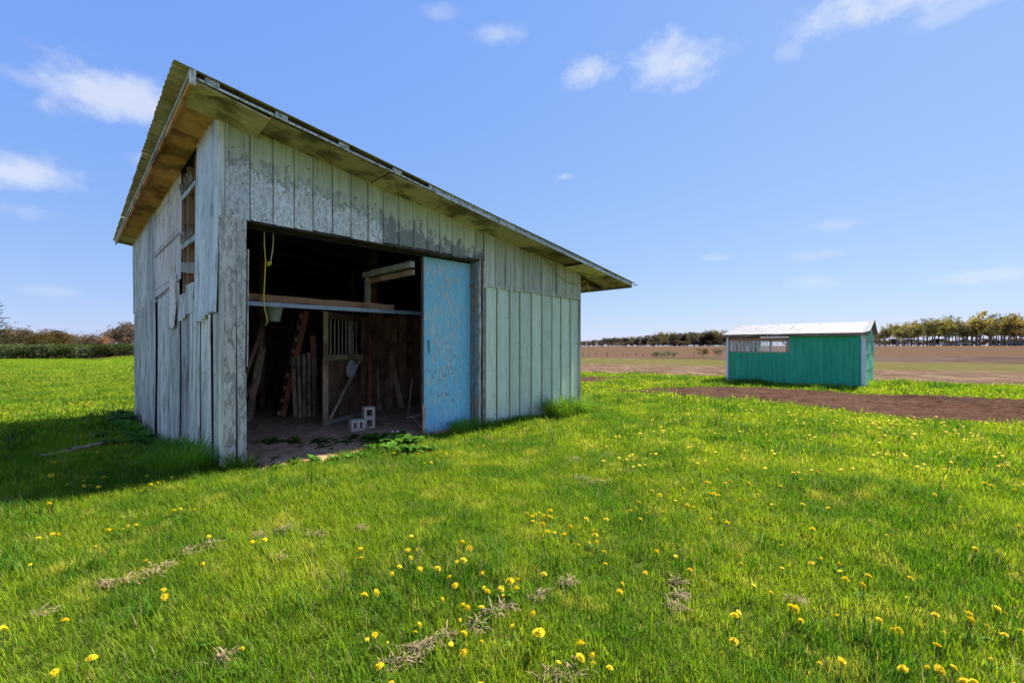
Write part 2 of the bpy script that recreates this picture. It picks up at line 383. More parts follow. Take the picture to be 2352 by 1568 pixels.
def mk_ground():
    m, N = new_mat('open_ground', .95, 0, 0)
    x, y, z = N.xyz(N.pos)
    n = N.math('ADD', N.math('MULTIPLY', x, .5), N.math('MULTIPLY', y, .865))
    nz = N.noise(N.pos, .22, 5, .6); nf = N.noise(N.pos, 3.0, 6, .7); nl = N.noise(N.scalev(N.pos, (1, 1, 1)), .06, 4, .6); nv = N.noise(N.pos, 14, 4, .7)
    nd = N.noise(N.scalev(N.pos, (1.3, .22, 1)), 1.1, 6, .75); ne = N.noise(N.scalev(N.pos, (.35, .9, 1)), .12, 5, .7)
    nw = N.math('ADD', n, N.math('ADD', N.math('MULTIPLY', N.math('SUBTRACT', nz, .5), 6.0), N.math('MULTIPLY', N.math('SUBTRACT', nd, .5), 5.0)))
    grass = N.mix(N.smooth(nf, .35, .65), (.035, .055, .010), (.07, .095, .016))
    grass = N.mix(N.math('MULTIPLY', N.smooth(nv, .55, .7), .6), grass, (.10, .085, .04))
    fardist = N.smooth(y, 20, 60)
    grass = N.mix(fardist, grass, N.mix(N.smooth(nl, .35, .65), (.15, .225, .016), (.215, .26, .03)))
    straw = N.mix(N.smooth(nf, .3, .7), (.078, .05, .032), (.17, .116, .076))
    straw = N.mix(N.math('MULTIPLY', N.smooth(nv, .5, .65), .5), straw, (.045, .025, .015))
    gband = N.mix(N.smooth(nf, .4, .62), (.125, .09, .042), (.078, .10, .02))
    # ploughed field: rows of turned soil
    wv = N.node('ShaderNodeTexWave', wave_type='BANDS', bands_direction='DIAGONAL'); N.put(wv.inputs['Vector'], N.scalev(N.pos, (.55, .16, 0)))
    wv.inputs['Scale'].default_value = .42; wv.inputs['Distortion'].default_value = 2.0; wv.inputs['Detail'].default_value = 3; wv.inputs['Detail Scale'].default_value = .5
    soil = N.mix(N.smooth(wv.outputs[0], .25, .75), (.07, .045, .035), (.14, .098, .078))
    soil = N.mix(N.math('MULTIPLY', N.smooth(nl, .4, .62), .55), soil, (.052, .031, .023))
    pat = N.noise(N.scalev(N.pos, (.5, 1, 1)), .35, 5, .7)
    straw = N.mix(N.math('MULTIPLY', N.smooth(pat, .45, .62), .55), straw, (.19, .13, .08)); gband = N.mix(N.math('MULTIPLY', N.smooth(pat, .48, .6), .7), gband, (.14, .10, .052))
    straw = N.mix(N.math('MULTIPLY', N.smooth(nd, .5, .62), .6), straw, (.06, .036, .022)); straw = N.mix(N.math('MULTIPLY', N.smooth(nd, .48, .38), .5), straw, (.25, .18, .12))
    gband = N.mix(N.math('MULTIPLY', N.smooth(nd, .48, .6), .6), gband, (.10, .07, .035)); gband = N.mix(N.math('MULTIPLY', N.smooth(nd, .46, .38), .6), gband, (.10, .135, .025))
    soil = N.mix(N.math('MULTIPLY', N.smooth(ne, .46, .6), .55), soil, (.055, .033, .025)); soil = N.mix(N.math('MULTIPLY', N.smooth(nd, .52, .4), .25), soil, (.20, .15, .12))
    f = N.mix(N.smooth(nw, 35, 42), straw, gband)
    f = N.mix(N.smooth(nw, 54, 60), f, soil)
    hedge = N.math('MULTIPLY', N.smooth(nw, 61, 62), N.smooth(nw, 64.5, 63.5))
    f = N.mix(N.math('MULTIPLY', hedge, .5), f, (.035, .05, .012))
    right = N.smooth(N.math('ADD', x, N.math('MULTIPLY', N.math('SUBTRACT', nz, .5), 3)), -14, -10)
    k = N.math('MULTIPLY', N.smooth(nw, 24.2, 24.9), right)
    c = N.mix(k, grass, f)
    # a strip of bare tilled field far beyond the lawn on the other side
    k2 = N.math('MULTIPLY', N.smooth(y, 62, 63), N.smooth(N.math('ADD', x, N.math('MULTIPLY', y, .94)), -1.5, 1.0))
    c = N.mix(k2, c, (.10, .064, .04))
    N.put(N.p.inputs['Base Color'], c)
    N.put(N.p.inputs['Normal'], N.bump(N.math('ADD', nv, nf), .7, .06))
    return m
M['ground'] = mk_ground()
def mk_soil(name, c1, c2, c3, sc=1.0, bump=.8):
    m, N = new_mat(name, .95, 0, 0)
    n1 = N.noise(N.pos, 2.2*sc, 6, .65); n2 = N.noise(N.pos, 17*sc, 5, .7); n3 = N.noise(N.pos, .5*sc, 4, .6)
    c = N.mix(N.smooth(n1, .3, .7), c1, c2); c = N.mix(N.math('MULTIPLY', N.smooth(n2, .5, .68), .6), c, c3)
    c = N.mix(N.math('MULTIPLY', N.smooth(n3, .5, .7), .4), c, c2)
    st = N.smooth(N.voro(N.pos, 6*sc), .05, .03); c = N.mix(N.math('MULTIPLY', st, .7), c, (.45, .40, .35))
    N.put(N.p.inputs['Base Color'], c); N.put(N.p.inputs['Normal'], N.bump(N.math('ADD', n1, n2), bump, .05)); return m
M['soil'] = mk_soil('tilled_soil', (.062, .033, .021), (.10, .057, .038), (.03, .016, .011), .8)
M['dirt'] = mk_soil('shed_dirt', (.52, .26, .14), (.68, .41, .24), (.28, .14, .08), 1.3, .9)

# ------------------------------------------------------------------ ground
def spaced(lo, hi, n, k):
    t = np.linspace(-1, 1, n); s = np.sinh(k*t)/np.sinh(k); return np.where(s < 0, -s*lo, s*hi)
gx = spaced(-900, 900, 261, 5.2); gy = spaced(-60, 1500, 281, 6.0) + 8
X, Y = np.meshgrid(gx, gy, indexing='ij'); Z = hgt(X, Y)
nx, ny = X.shape
me = bpy.data.meshes.new('ground'); vv = np.stack([X, Y, Z], -1).reshape(-1, 3)
idx = np.arange(nx*ny).reshape(nx, ny); q = np.stack([idx[:-1, :-1], idx[1:, :-1], idx[1:, 1:], idx[:-1, 1:]], -1).reshape(-1, 4)
me.from_pydata(vv.tolist(), [], q.tolist()); me.materials.append(M['ground']); me.shade_smooth()
tag(link('ground', me), 'mown lawn running into ploughed and stubble fields', kind='structure')

def sheet(name, poly, mat, dz, step, label, rows=None, inside=None, rough=.02):
    """a ground sheet with its own relief inside an uneven outline"""
    poly = np.array(poly); lo = poly.min(0)-.3; hi = poly.max(0)+.3
    xs = np.arange(lo[0], hi[0], step); ys = np.arange(lo[1], hi[1], step)
    XX, YY = np.meshgrid(xs, ys, indexing='ij')
    d = sd_poly(XX, YY, poly) + .16*np.sin(XX*2.3+YY*1.7)*np.sin(YY*3.1-XX)+.08*np.sin(XX*7.1)*np.sin(YY*6.3)
    zz = hgt(XX, YY)+dz+rough*rng.standard_normal(XX.shape)
    if rows is not None: zz += .05*np.sin(rows(XX, YY))*(.6+.4*np.sin(XX*.7+YY*.4))+.03*(rng.random(XX.shape) > .93)
    zz -= S((.12-d)/.3)*.09
    keep = d > -.18; n_ = XX.shape[1]; vi = -np.ones(XX.shape, int); vi[keep] = np.arange(keep.sum())
    V = np.stack([XX, YY, zz], -1)[keep]
    fq = np.stack([vi[:-1, :-1], vi[1:, :-1], vi[1:, 1:], vi[:-1, 1:]], -1).reshape(-1, 4); fq = fq[(fq >= 0).all(1)]
    me = bpy.data.meshes.new(name); me.from_pydata(V.tolist(), [], fq.tolist()); me.materials.append(mat); me.shade_smooth()
    return tag(link(name, me), label, kind='structure')
def sd_poly(X, Y, poly):
    """distance inside a polygon (positive inside)"""
    d = np.full(X.shape, 1e9); ins = np.zeros(X.shape, bool); n = len(poly)
    for i in range(n):
        a, b = poly[i], poly[(i+1) % n]; ex, ey = b-a; wx, wy = X-a[0], Y-a[1]
        t = np.clip((wx*ex+wy*ey)/(ex*ex+ey*ey), 0, 1); d = np.minimum(d, np.hypot(wx-ex*t, wy-ey*t))
        c = ((a[1] <= Y) & (b[1] > Y)) | ((b[1] <= Y) & (a[1] > Y))
        ins ^= c & (X < a[0]+(Y-a[1])/(b[1]-a[1]+1e-12)*ex)
    return np.where(ins, d, -d)
bed = [tuple(G(u, v)[:2]) for u, v in ((1425, 899), (1520, 893), (1600, 890), (1667, 890), (1800, 895), (1990, 906), (2352, 922), (2700, 936), (2800, 985), (2352, 979), (2100, 966), (1900, 943), (1700, 921), (1560, 909))]
sheet('tilled_bed', bed, M['soil'], .035, .11, 'long bed of freshly tilled brown soil in the lawn', rows=lambda x, y: (.42*x+.9*y)*7.5)
bed2 = [tuple(G(u, v)[:2]) for u, v in ((1465, 867), (1400, 866), (1334, 868), (1250, 871), (1250, 888), (1334, 881), (1400, 874))]
sheet('tilled_bed', bed2, M['soil'], .035, .16, 'small wedge of tilled soil behind the shed corner', rows=lambda x, y: (.42*x+.9*y)*7.5)
def door_dirt(a, b):
    """1 on the bare earth of the doorway"""
    e = .1*np.sin(a*5.3)+.07*np.sin(a*11+1)
    return (a > .22) & (a < 2.62+.1*np.sin(b*9)) & (b > -.62+e+.25*np.clip(a-1.3, 0, 2)) & (b < .1)
aa, bb = np.meshgrid(np.arange(.06, 7.2, .075), np.concatenate([np.arange(-.95, 4, .075), np.arange(4, 9.9, .3)]), indexing='ij')
xx = O.x+EX.x*aa+EY.x*bb; yy = O.y+EX.y*aa+EY.y*bb
zz = np.where(bb < .3, hgt(xx, yy), -.0)+.012+.014*rng.standard_normal(aa.shape)+.02*np.sin(aa*3)*np.sin(bb*2.3)
out = (bb < 0) & ~door_dirt(aa, bb+.08); zz = np.where(out, hgt(xx, yy)-.05, zz)
vi = np.arange(aa.size).reshape(aa.shape); fq = np.stack([vi[:-1, :-1], vi[1:, :-1], vi[1:, 1:], vi[:-1, 1:]], -1).reshape(-1, 4)
me = bpy.data.meshes.new('dirt_floor'); me.from_pydata(np.stack([xx, yy, zz], -1).reshape(-1, 3).tolist(), [], fq.tolist()); me.materials.append(M['dirt']); me.shade_smooth()
tag(link('dirt_floor', me), 'trodden bare earth floor of the shed and its doorway', kind='structure')

# ------------------------------------------------------------------ the old shed (own axes: a along the front, b into the depth)
shed = thing('shed', 'weathered open-front shed clad in grey-green ribbed metal under a lean-to roof', 'shed', O, SHED_RZ)
LEN, DEP = 7.25, 10.05
def soff(a): return 4.36-.159*a
def roofz(a): return 4.425-.159*a
def glocal(a, b): p = W(a, b); return H(p.x, p.y)

def rib_panel(a0, a1, zb, zt, mat, b0=0.0, rib=.024, lap=0.0, minor=2, rag=.012, name='siding_panel', gap=0.0):
    """one steel siding strip standing in the front plane: rib on its first edge, flat pan with low beads"""
    a0 += gap; w_ = a1-a0; rw = .036
    prof = [(a0-(.006 if not gap else 0), 0), (a0+.004, -rib), (a0+rw-.006, -rib), (a0+rw+.004, 0)]
    for i in range(minor):
        c = a0+rw+(w_-rw)*(i+1)/(minor+1); prof += [(c-.012, 0), (c-.005, -.005), (c+.005, -.005), (c+.012, 0)]
    prof += [(a1+.004, 0)]
    wob = random.uniform(-.006, .003); mb = MB(); V = []; n = len(prof); zb_ = zb+random.uniform(-rag, rag)
    segs = 6; warp = [random.uniform(-.004, .004) for _ in range(segs+1)]
    for k in range(segs+1):
        t = k/segs
        for a, b in prof:
            ztop = zt(a) if callable(zt) else zt
            V.append((a+warp[k]*.4, b0+wob+b-lap+warp[k], zb_+(ztop-zb_)*t))
    Fc = [(k*n+i, k*n+i+1, (k+1)*n+i+1, (k+1)*n+i) for k in range(segs) for i in range(n-1)]
    mb.add(V, Fc); return mb.build(name, mat, shed)
screws = MB()
def screw_at(a, b, z, axis=1, r=.007):
    c = Vector((a, b, z)); V = []
    for k in range(6):
        t = k*math.pi/3
        V.append((a+r*math.cos(t), b, z+r*math.sin(t)) if axis == 1 else (a, b+r*math.cos(t), z+r*math.sin(t)))
    off = Vector((0, -.006, 0)) if axis == 1 else Vector((-.006, 0, 0))
    V2 = [tuple(Vector(p)+off) for p in V]
    screws.add(V+V2, [tuple(range(6, 12))]+[(i, (i+1) % 6, 6+(i+1) % 6, 6+i) for i in range(6)])

hdr = [0.016, .297, .573, .841, 1.094, 1.369, 1.646, 1.922, 2.174, 2.459, 2.726, 3.006, 3.254, 3.53, 3.80, 4.06, 4.265]
for i in range(len(hdr)-1):
    rib_panel(hdr[i], hdr[i+1], 3.13+.012*math.sin(i*1.7), lambda a: soff(a)+.03, M['header'], -.03 if i < 8 else -.022, .024, 0, 1, gap=.011)
    for z in (3.2, 3.62, 4.0):
        if z < soff(hdr[i])-.12 and random.random() < .8: screw_at(hdr[i]+random.choice((.1, .16, .2)), -.036, z+random.uniform(-.05, .05), r=random.uniform(.006, .011))
rib_panel(-.05, .02, 3.125, lambda a: soff(a)+.03, M['zinc'], -.036, .006, 0, 0)     # corner flashing
upr = [4.304, 4.551, 4.814, 5.074, 5.336, 5.608, 5.873, 6.13, 6.366, 6.674, 6.95, 7.255]
for i in range(len(upr)-1):
    rib_panel(upr[i], upr[i+1], 2.64-.004*i, lambda a: soff(a)+.03, M['upper'], -.040 if i < 8 else -.05, .018, 0, 1, gap=.011)
    for z in (2.70, 3.1): screw_at(upr[i]+.1, -.048, z+random.uniform(-.03, .03))
low = [4.292, 4.607, 4.946, 5.241, 5.582, 5.907, 6.242, 6.556, 6.885, 7.215]
for i in range(len(low)-1):
    rib_panel(low[i], low[i+1], -.12, 2.69, M['lower'], -.012, .042, 0, 2, gap=.02)
    for z in (2.5, 2.05, 1.55, 1.05, .55, .2):
        for da in (.07, .27): screw_at(low[i]+da, -.02, z+.02*math.sin(i), r=.008)
MB().box((7.20, -.045, -.1), (7.262, .02, 2.66)).build('corner_flashing', M['zinc_dark'], shed)
MB().beam((4.29, -.05, 2.62), (4.29, -.05, soff(4.29)), .03, .02, (0,1,0), 4, .002).build('corner_flashing', M['zinc'], shed)

MB().add([(0, .0, 3.14), (7.2, .0, 3.14), (7.2, .0, soff(7.2)), (0, .0, soff(0)), (0, .02, 3.14), (7.2, .02, 3.14), (7.2, .02, soff(7.2)), (0, .02, soff(0))], [(3, 2, 1, 0), (4, 5, 6, 7), (0, 1, 5, 4), (2, 3, 7, 6)]).build('backing_board', M['dark_wood'], shed)
# posts and jambs of the doorway
def board(name, a0, a1, b0, b1, z0, z1, mat, parent=None, jit=.003, taper=0.0):
    mb = MB(); n = 9; V = []
    for k in range(n+1):
        t = k/n; z = z0+(z1-z0)*t; j = lambda: random.uniform(-jit, jit)
        for a, b in ((a0-taper*t, b0), (a1+taper*t, b0), (a1+taper*t, b1), (a0-taper*t, b1)): V.append((a+j(), b+j(), z))
    Fc = [(3, 2, 1, 0), tuple(4*n+i for i in range(4))]
    for k in range(n):
        for i in range(4): p, q_ = 4*k+i, 4*k+(i+1) % 4; Fc.append((p, q_, q_+4, p+4))
    return mb.add(V, Fc).build(name, mat, parent or shed)
board('door_post', -.03, .138, -.045, .02, -.06, 3.13, M['trim_post'], taper=.012)
board('door_post', .166, .236, -.06, .05, -.08, 3.13, M['trim_post'], taper=.022)
board('door_post', .03, .26, .055, .16, -.06, 3.2, M['dark_wood'])
board('post_patch', -.045, .01, -.056, -.046, -.05, 2.35, M['zinc'], jit=.004)
MB().beam((.25, -.02, -.05), (.257, -.02, 1.15), .016, .05, (0,1,0), 4, .003).build('trim_strip', M['jamb_white'], shed)
MB().beam((.272, -.02, 1.25), (.285, -.02, 2.75), .014, .05, (0,1,0), 4, .003).build('trim_strip', M['trim_post'], shed)
board('door_jamb', 4.105, 4.16, .0, .235, -.08, 3.13, M['jamb'])
board('door_jamb', 4.165, 4.21, -.03, .10, -.08, 3.13, M['jamb_white'])
board('door_jamb', 4.225, 4.283, -.045, .06, -.08, 3.13, M['dark_wood'])
board('trim_strip', 4.245, 4.262, -.062, -.047, -.05, 3.12, M['jamb_white'])
MB().tube([(4.10, .1, 2.66), (4.075, .1, 2.66)], .018, 8).build('bolt', M['rust'], shed)
MB().beam((.15, .1, 3.16), (4.3, .1, 3.16), .16, .12, (0,0,1), 8, .004).build('header_beam', M['dark_wood_h'], shed)
MB().beam((.3, -.005, 3.13), (4.25, -.005, 3.125), .035, .05, (0,0,1), 8, .003).build('header_trim', M['dark_wood_h'], shed)

# the sliding door stands half closed behind the front plane
door = board('sliding_door', 3.06, 4.10, .165, .205, .10, 3.07, M['door'], jit=.0015); tag(door, 'sky-blue flaking painted sliding door')
board('kick_board', 3.07, 4.09, .150, .163, -.10, .165, M['door'], door, .004)
board('edge_strip', 3.035, 3.058, .15, .21, .42, 3.07, M['door_edge'], door)
board('edge_strip', 3.02, 3.07, .12, .149, -.08, .50, M['grey_plank'], door)
la = MB().tube([(3.135, .155, 1.60), (3.15, .14, 1.61), (3.165, .145, 1.595), (3.155, .148, 1.555), (3.16, .15, 1.50), (3.165, .15, 1.46)], .008, 6)
la.tube([(3.165, .15, 1.45), (3.182, .148, 1.435), (3.168, .148, 1.415), (3.152, .148, 1.43), (3.165, .15, 1.45)], .006, 6).tube([(3.168, .152, 1.41), (3.172, .155, 1.36)], .005, 5)
la.build('latch', M['black_iron'], door)
MB().beam((.3, .2, 3.09), (4.2, .2, 3.09), .05, .04).build('door_track', M['black_iron'], shed)

# long side wall: corrugated sheets of several ages
def corr(b0, b1, zt, zb, mat, off=0.0, pitch=.14, amp=.016, rag=.03, skew=0.0, name='corrugated_sheet', slope=False, curl=0.0):
    n = max(8, int((b1-b0)/pitch*8)); rows = 8; V = []; jag = [random.uniform(-rag, rag) for _ in range(n//4+2)]
    for k in range(rows+1):
        t = k/rows
        for i in range(n+1):
            b = b0+(b1-b0)*i/n; z0 = (zb(b) if callable(zb) else zb)+jag[i//4]; z1 = zt(b) if callable(zt) else zt
            x = -off-amp*1.45*math.sin(2*math.pi*(b-b0)/pitch)-curl*(1-t)**2+.006*math.sin(5*t+b*2)
            V.append((x, b+skew*(1-t), z0+(z1-z0)*t))
    Fc = [(k*(n+1)+i, (k+1)*(n+1)+i, (k+1)*(n+1)+i+1, k*(n+1)+i+1) for k in range(rows) for i in range(n)]
    o = MB().add(V, Fc).build(name, mat, shed, True); return o
base = lambda b: glocal(-.05, b)-.12
top = 4.40
corr(-.03, .42, 3.13, base, M['zinc'], .012, .15, .012)
corr(.44, 1.0, 2.1, base, M['zinc'], .03, .155, .016)
corr(1.03, 1.70, 2.2, base, M['zinc'], .05, .145, .016)
corr(1.68, 2.60, 2.25, base, M['zinc_dark'], .022, .15, .016)
corr(2.66, 3.75, 2.7, base, M['zinc'], .05, .2, .018)
corr(3.7, 5.34, 2.66, base, M['zinc'], .02, .25, .02)
corr(5.45, 6.9, 2.52, base, M['zinc_dark'], .065, .3, .022)
corr(6.85, 8.5, 2.52, base, M['zinc'], .032, .3, .022)
corr(8.45, 10.06, 2.52, base, M['zinc_dark'], .02, .32, .022)
corr(-.035, .55, top, 1.93, M['zinc_bright'], .04, .17, .026, .02, curl=.03)
corr(.52, 1.2, top, 1.86, M['zinc_bright'], .045, .17, .028, .03, curl=.04)
corr(2.56, 3.9, top, 2.62, M['rusty_white'], .04, .17, .016, .02)
corr(3.86, 5.42, top, 2.52, M['rusty_white'], .045, .2, .017, .02)
corr(2.72, 3.35, 2.72, 1.84, M['rusty_white'], .082, .13, .014, .05, curl=.03)
corr(5.38, 7.0, top, 2.42, M['zinc_dark'], .045, .28, .024, .03)
corr(6.95, 8.6, top, 2.42, M['zinc'], .05, .3, .024, .03)
corr(8.55, 10.06, top, 2.42, M['zinc_dark'], .045, .3, .024, .03)
corr(1.5, 2.0, 2.45, 1.98, M['zinc'], .05, .15, .02, .04)
corr(2.0, 2.5, 2.33, 1.95, M['zinc'], .065, .15, .02, .04)
for b in np.arange(.1, 10, .31):
    for z in (2.3, 1.2, .35):
        screw_at(-.055, b+random.uniform(-.05, .05), z+random.uniform(-.06, .06), 0, .009)
for b in np.arange(2.6, 5.4, .13):
    for z in (4.1, 3.42, 2.66): screw_at(-.086, b, z, 0, .011)
MB().beam((-.075, 2.55, 3.36), (-.082, 5.42, 3.36), .004, .018, (0,0,1), 20, .001).build('rust_streak', M['rust'], shed)
MB().beam((-.08, 2.55, 2.58), (-.084, 5.42, 2.50), .004, .018, (0,0,1), 20, .001).build('rust_streak', M['rust'], shed)
# timber frame seen in the gap of the side wall
for b, m_ in ((1.52, 'stud'), (2.12, 'stud'), (2.5, 'stud')): MB().beam((.02, b, 1.7), (.02, b, 4.33), .09, .09, (0,1,0), 5, .004).build('stud', M[m_], shed)
for z in (3.92, 3.12): MB().beam((-.01, 1.45, z), (-.01, 2.62, z+.02), .05, .09, (0,0,1), 4, .004).build('girt', M['zinc_dark'], shed)
MB().beam((-.03, 1.48, 2.66), (-.03, 2.56, 2.80), .03, .16, (0,0,1), 4, .005).build('girt', M['pale_wood'], shed)
MB().beam((.0, 1.5, 2.42), (.0, 2.6, 2.40), .05, .12, (0,0,1), 4, .004).build('girt', M['dark_wood'], shed)
for z in (3.95, 3.15):                               # splintered scraps left on the girts
    mb = MB()
    for i in range(11):
        b = 1.5+.1*i; mb.beam((-.05, b, z+.02), (-.06-random.random()*.03, b+random.uniform(-.04, .04), z+random.uniform(.08, .2)), .03, .012, (1,0,0), 2, .004)
    tag(mb.build('splinters', M['pale_wood'], shed), kind='stuff')
tag(screws.build('screws', M['screw'], shed), kind='stuff')
# dark inner lining of the side wall, rear and far walls
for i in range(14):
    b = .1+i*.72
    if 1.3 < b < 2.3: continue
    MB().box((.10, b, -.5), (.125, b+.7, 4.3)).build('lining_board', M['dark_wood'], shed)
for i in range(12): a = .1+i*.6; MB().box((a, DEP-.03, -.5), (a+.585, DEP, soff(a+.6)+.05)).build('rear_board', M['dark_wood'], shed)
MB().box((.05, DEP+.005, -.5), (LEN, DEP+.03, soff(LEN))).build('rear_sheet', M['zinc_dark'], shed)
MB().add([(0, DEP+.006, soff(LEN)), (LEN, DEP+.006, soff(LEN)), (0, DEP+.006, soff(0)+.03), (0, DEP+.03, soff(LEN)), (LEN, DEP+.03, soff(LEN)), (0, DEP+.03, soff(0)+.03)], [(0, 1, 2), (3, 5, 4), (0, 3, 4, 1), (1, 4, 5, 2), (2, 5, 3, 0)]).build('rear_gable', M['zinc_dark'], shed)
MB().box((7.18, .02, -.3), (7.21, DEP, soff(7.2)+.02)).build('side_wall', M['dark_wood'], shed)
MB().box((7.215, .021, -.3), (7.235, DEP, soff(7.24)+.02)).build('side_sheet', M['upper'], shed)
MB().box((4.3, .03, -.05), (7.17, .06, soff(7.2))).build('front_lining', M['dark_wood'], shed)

# roof: ribbed sheets, rafters, soffits, fascia
nb = 14; bs = np.linspace(-.685, 10.5, nb+1)
for i in range(nb):
    b0, b1 = bs[i], bs[i+1]; aL = -.575+.011*b0; V = []; prof = []
    m_ = 5
    for k in range(m_):
        c = b0+(b1-b0)*(k+.5)/m_; prof += [(c-.055, 0), (c-.03, .018), (c+.03, .018), (c+.055, 0)]
    prof = [(b0-.015, 0)]+prof+[(b1+.02, .0)]
    dz = .006*(i % 2); n = len(prof); segs = 8
    for k in range(segs+1):
        a = aL+(8.63-aL)*k/segs
        for b, z in prof: V.append((a, b, roofz(a)+z+dz+.006*math.sin(a*1.3+i)))
    Fc = [(k*n+j, (k+1)*n+j, (k+1)*n+j+1, k*n+j+1) for k in range(segs) for j in range(n-1)]
    MB().add(V, Fc).build('roof_sheet', M['roof_metal'], shed)
for b in (.12, 1.5, 3.0, 4.5, 6.0, 7.5, 9.0, 9.95):
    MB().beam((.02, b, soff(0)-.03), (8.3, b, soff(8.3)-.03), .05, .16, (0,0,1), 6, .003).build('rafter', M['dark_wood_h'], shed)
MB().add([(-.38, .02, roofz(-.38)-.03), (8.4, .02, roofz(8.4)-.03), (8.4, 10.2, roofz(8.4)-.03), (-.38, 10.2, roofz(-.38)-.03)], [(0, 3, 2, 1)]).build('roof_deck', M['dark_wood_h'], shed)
def soffit(a0, a1, b0, b1, mat, d0=0.0, d1=0.0, d2=0.0, t=.012):
    """a soffit board; d0..d2 let corners hang"""
    V = []
    for a, b, d in ((a0, b0, d0), (a1, b0, d1), (a1, b1, d1+d2), (a0, b1, d0+d2)): V += [(a, b, soff(a)-d), (a, b, soff(a)-d-t)]
    return MB().add(V, [(0, 2, 4, 6), (7, 5, 3, 1), (0, 1, 3, 2), (2, 3, 5, 4), (4, 5, 7, 6), (6, 7, 1, 0)]).build('soffit_panel', mat, shed)
soffit(-.40, .375, -.63, -.005, M['soffit'], .015, .05, .03)
soffit(.384, 1.965, -.63, -.005, M['soffit'], 0, .01)
soffit(1.975, 3.49, -.63, -.005, M['soffit'], .03, .0)
soffit(3.50, 4.24, -.63, -.005, M['soffit'], .01, .0)
soffit(4.25, 5.5, -.63, -.005, M['soffit'], .0, .02)
soffit(5.55, 6.55, -.63, -.005, M['soffit_dark'], -.02, -.03)
soffit(6.62, 7.5, -.63, -.06, M['soffit'], .02, .01)
soffit(7.52, 8.40, -.63, -.005, M['soffit_dark'], .01, .0)
for k in range(5): soffit(7.28, 8.40, .0+2.05*k, 2.03+2.05*k, M['soffit_dark'])
bl = [-.005, .9, 3.1, 5.2, 7.3, 8.8, 10.2]
soffit(-.40, -.005, -.62, -.03, M['soffit'], .03, .03)
for k in range(6): soffit(-.40, -.062, bl[k]+.004, bl[k+1]-.004, M['osb'] if k < 5 else M['soffit'], .015*(k % 2), .01)
mb = MB().beam((-.415, -.66, roofz(-.415)-.075), (-.405, 10.3, roofz(-.41)-.075), .028, .125, (0,0,1), 14, .003); mb.build('fascia_board', M['osb'], shed)
MB().beam((-.436, -.665, roofz(-.43)-.045), (-.426, 10.31, roofz(-.43)-.045), .013, .07, (0,0,1), 18, .004).build('rake_trim', M['trim'], shed)
MB().box((-.445, -.69, roofz(-.43)-.17), (-.385, -.666, roofz(-.43)-.012)).build('corner_block', M['trim_post'], shed)
def fbeam(name, a0, a1, drop, h, t, mat, b=-.648, jit=.003):
    return MB().beam((a0, b, roofz(a0)-drop), (a1, b, roofz(a1)-drop), t, h, (0,0,1), max(2, int((a1-a0)*4)), jit).build(name, mat, shed)
fbeam('fascia_board', -.38, 2.74, .05, .07, .02, M['dark_wood_h'], -.62)
for a0, a1 in ((-.38, .40), (.415, 1.96), (1.97, 2.74)): fbeam('fascia_trim', a0, a1, .066, .022, .02, M['trim'])
for a in (-.3, .42, 1.2, 2.0, 2.62): fbeam('trim_block', a, a+.14, .032, .045, .024, M['trim'], -.655)
for a0, a1 in ((2.75, 4.5), (4.51, 6.3), (6.31, 8.46)):
    fbeam('fascia_trim', a0, a1, .075, .04, .022, M['trim'], -.66); fbeam('fascia_board', a0, a1, .035, .05, .016, M['jamb_white'], -.662, .006)
MB().beam((8.55, -.60, roofz(8.55)-.07), (8.55, 10.3, roofz(8.55)-.09), .11, .08, (0,0,1), 3, .004).build('gutter', M['gutter'], shed)
MB().beam((8.47, -.63, roofz(8.47)-.05), (8.47, 10.3, roofz(8.47)-.05), .03, .10).build('fascia_board', M['soffit_dark'], shed)
MB().beam((8.6, -.68, roofz(8.6)-.05), (8.74, -.66, roofz(8.6)-.03), .1, .01, (0,0,1), 2, .01).build('torn_flashing', M['gutter'], shed)

# inside: door rail with a board behind it, beam and hanging post
MB().beam((.4, 1.0, 2.145), (4.3, 1.0, 2.145), .05, .065, (0,0,1), 8, .002).build('cross_rail', M['rail_metal'], shed)
MB().beam((.4, 1.08, 2.25), (3.0, 1.08, 2.23), .04, .10, (0,0,1), 10, .012).build('cross_board', M['stud'], shed)
MB().beam((2.90, .26, 2.93), (2.80, 1.85, 2.90), .09, .10, (0,0,1), 3, .003).build('tie_beam', M['white_beam'], shed)
MB().beam((2.95, .30, 2.80), (2.85, 1.75, 2.78), .05, .09, (0,0,1), 3, .003).build('tie_beam', M['grey_plank'], shed)
MB().beam((2.82, 1.75, 2.26), (2.82, 1.75, 2.84), .09, .09, (0,1,0), 4, .006).build('hanging_post', M['pale_wood'], shed)
for a, b in ((5.0, 3.0), (2.0, 5.6), (4.3, 5.6), (3.75, 3.3)): MB().beam((a, b, 0), (a, b, soff(a)), .12, .12, (0,1,0), 6, .004).build('inner_post', M['dark_wood'], shed)
for i in range(9): a = 3.45+.2*i; MB().box((a, 3.35, .0), (a+.19, 3.38, 2.2+.05*(i % 3))).build('partition_board', M['dark_wood'], shed)
MB().beam((.13, .6, 3.75), (3.6, 3.2, 3.55), .05, .12, (0,0,1), 4, .003).build('brace', M['dark_wood_h'], shed)
for s, (a, b, c) in enumerate((((.35, 2.4, 0), (.75, 2.9, 1.75), .05), ((.3, 3.0, 0), (.75, 3.3, 1.5), .06), ((.45, 1.9, 0), (.62, 2.3, 1.1), .04))): pass
print('shed built', len(bpy.data.objects))

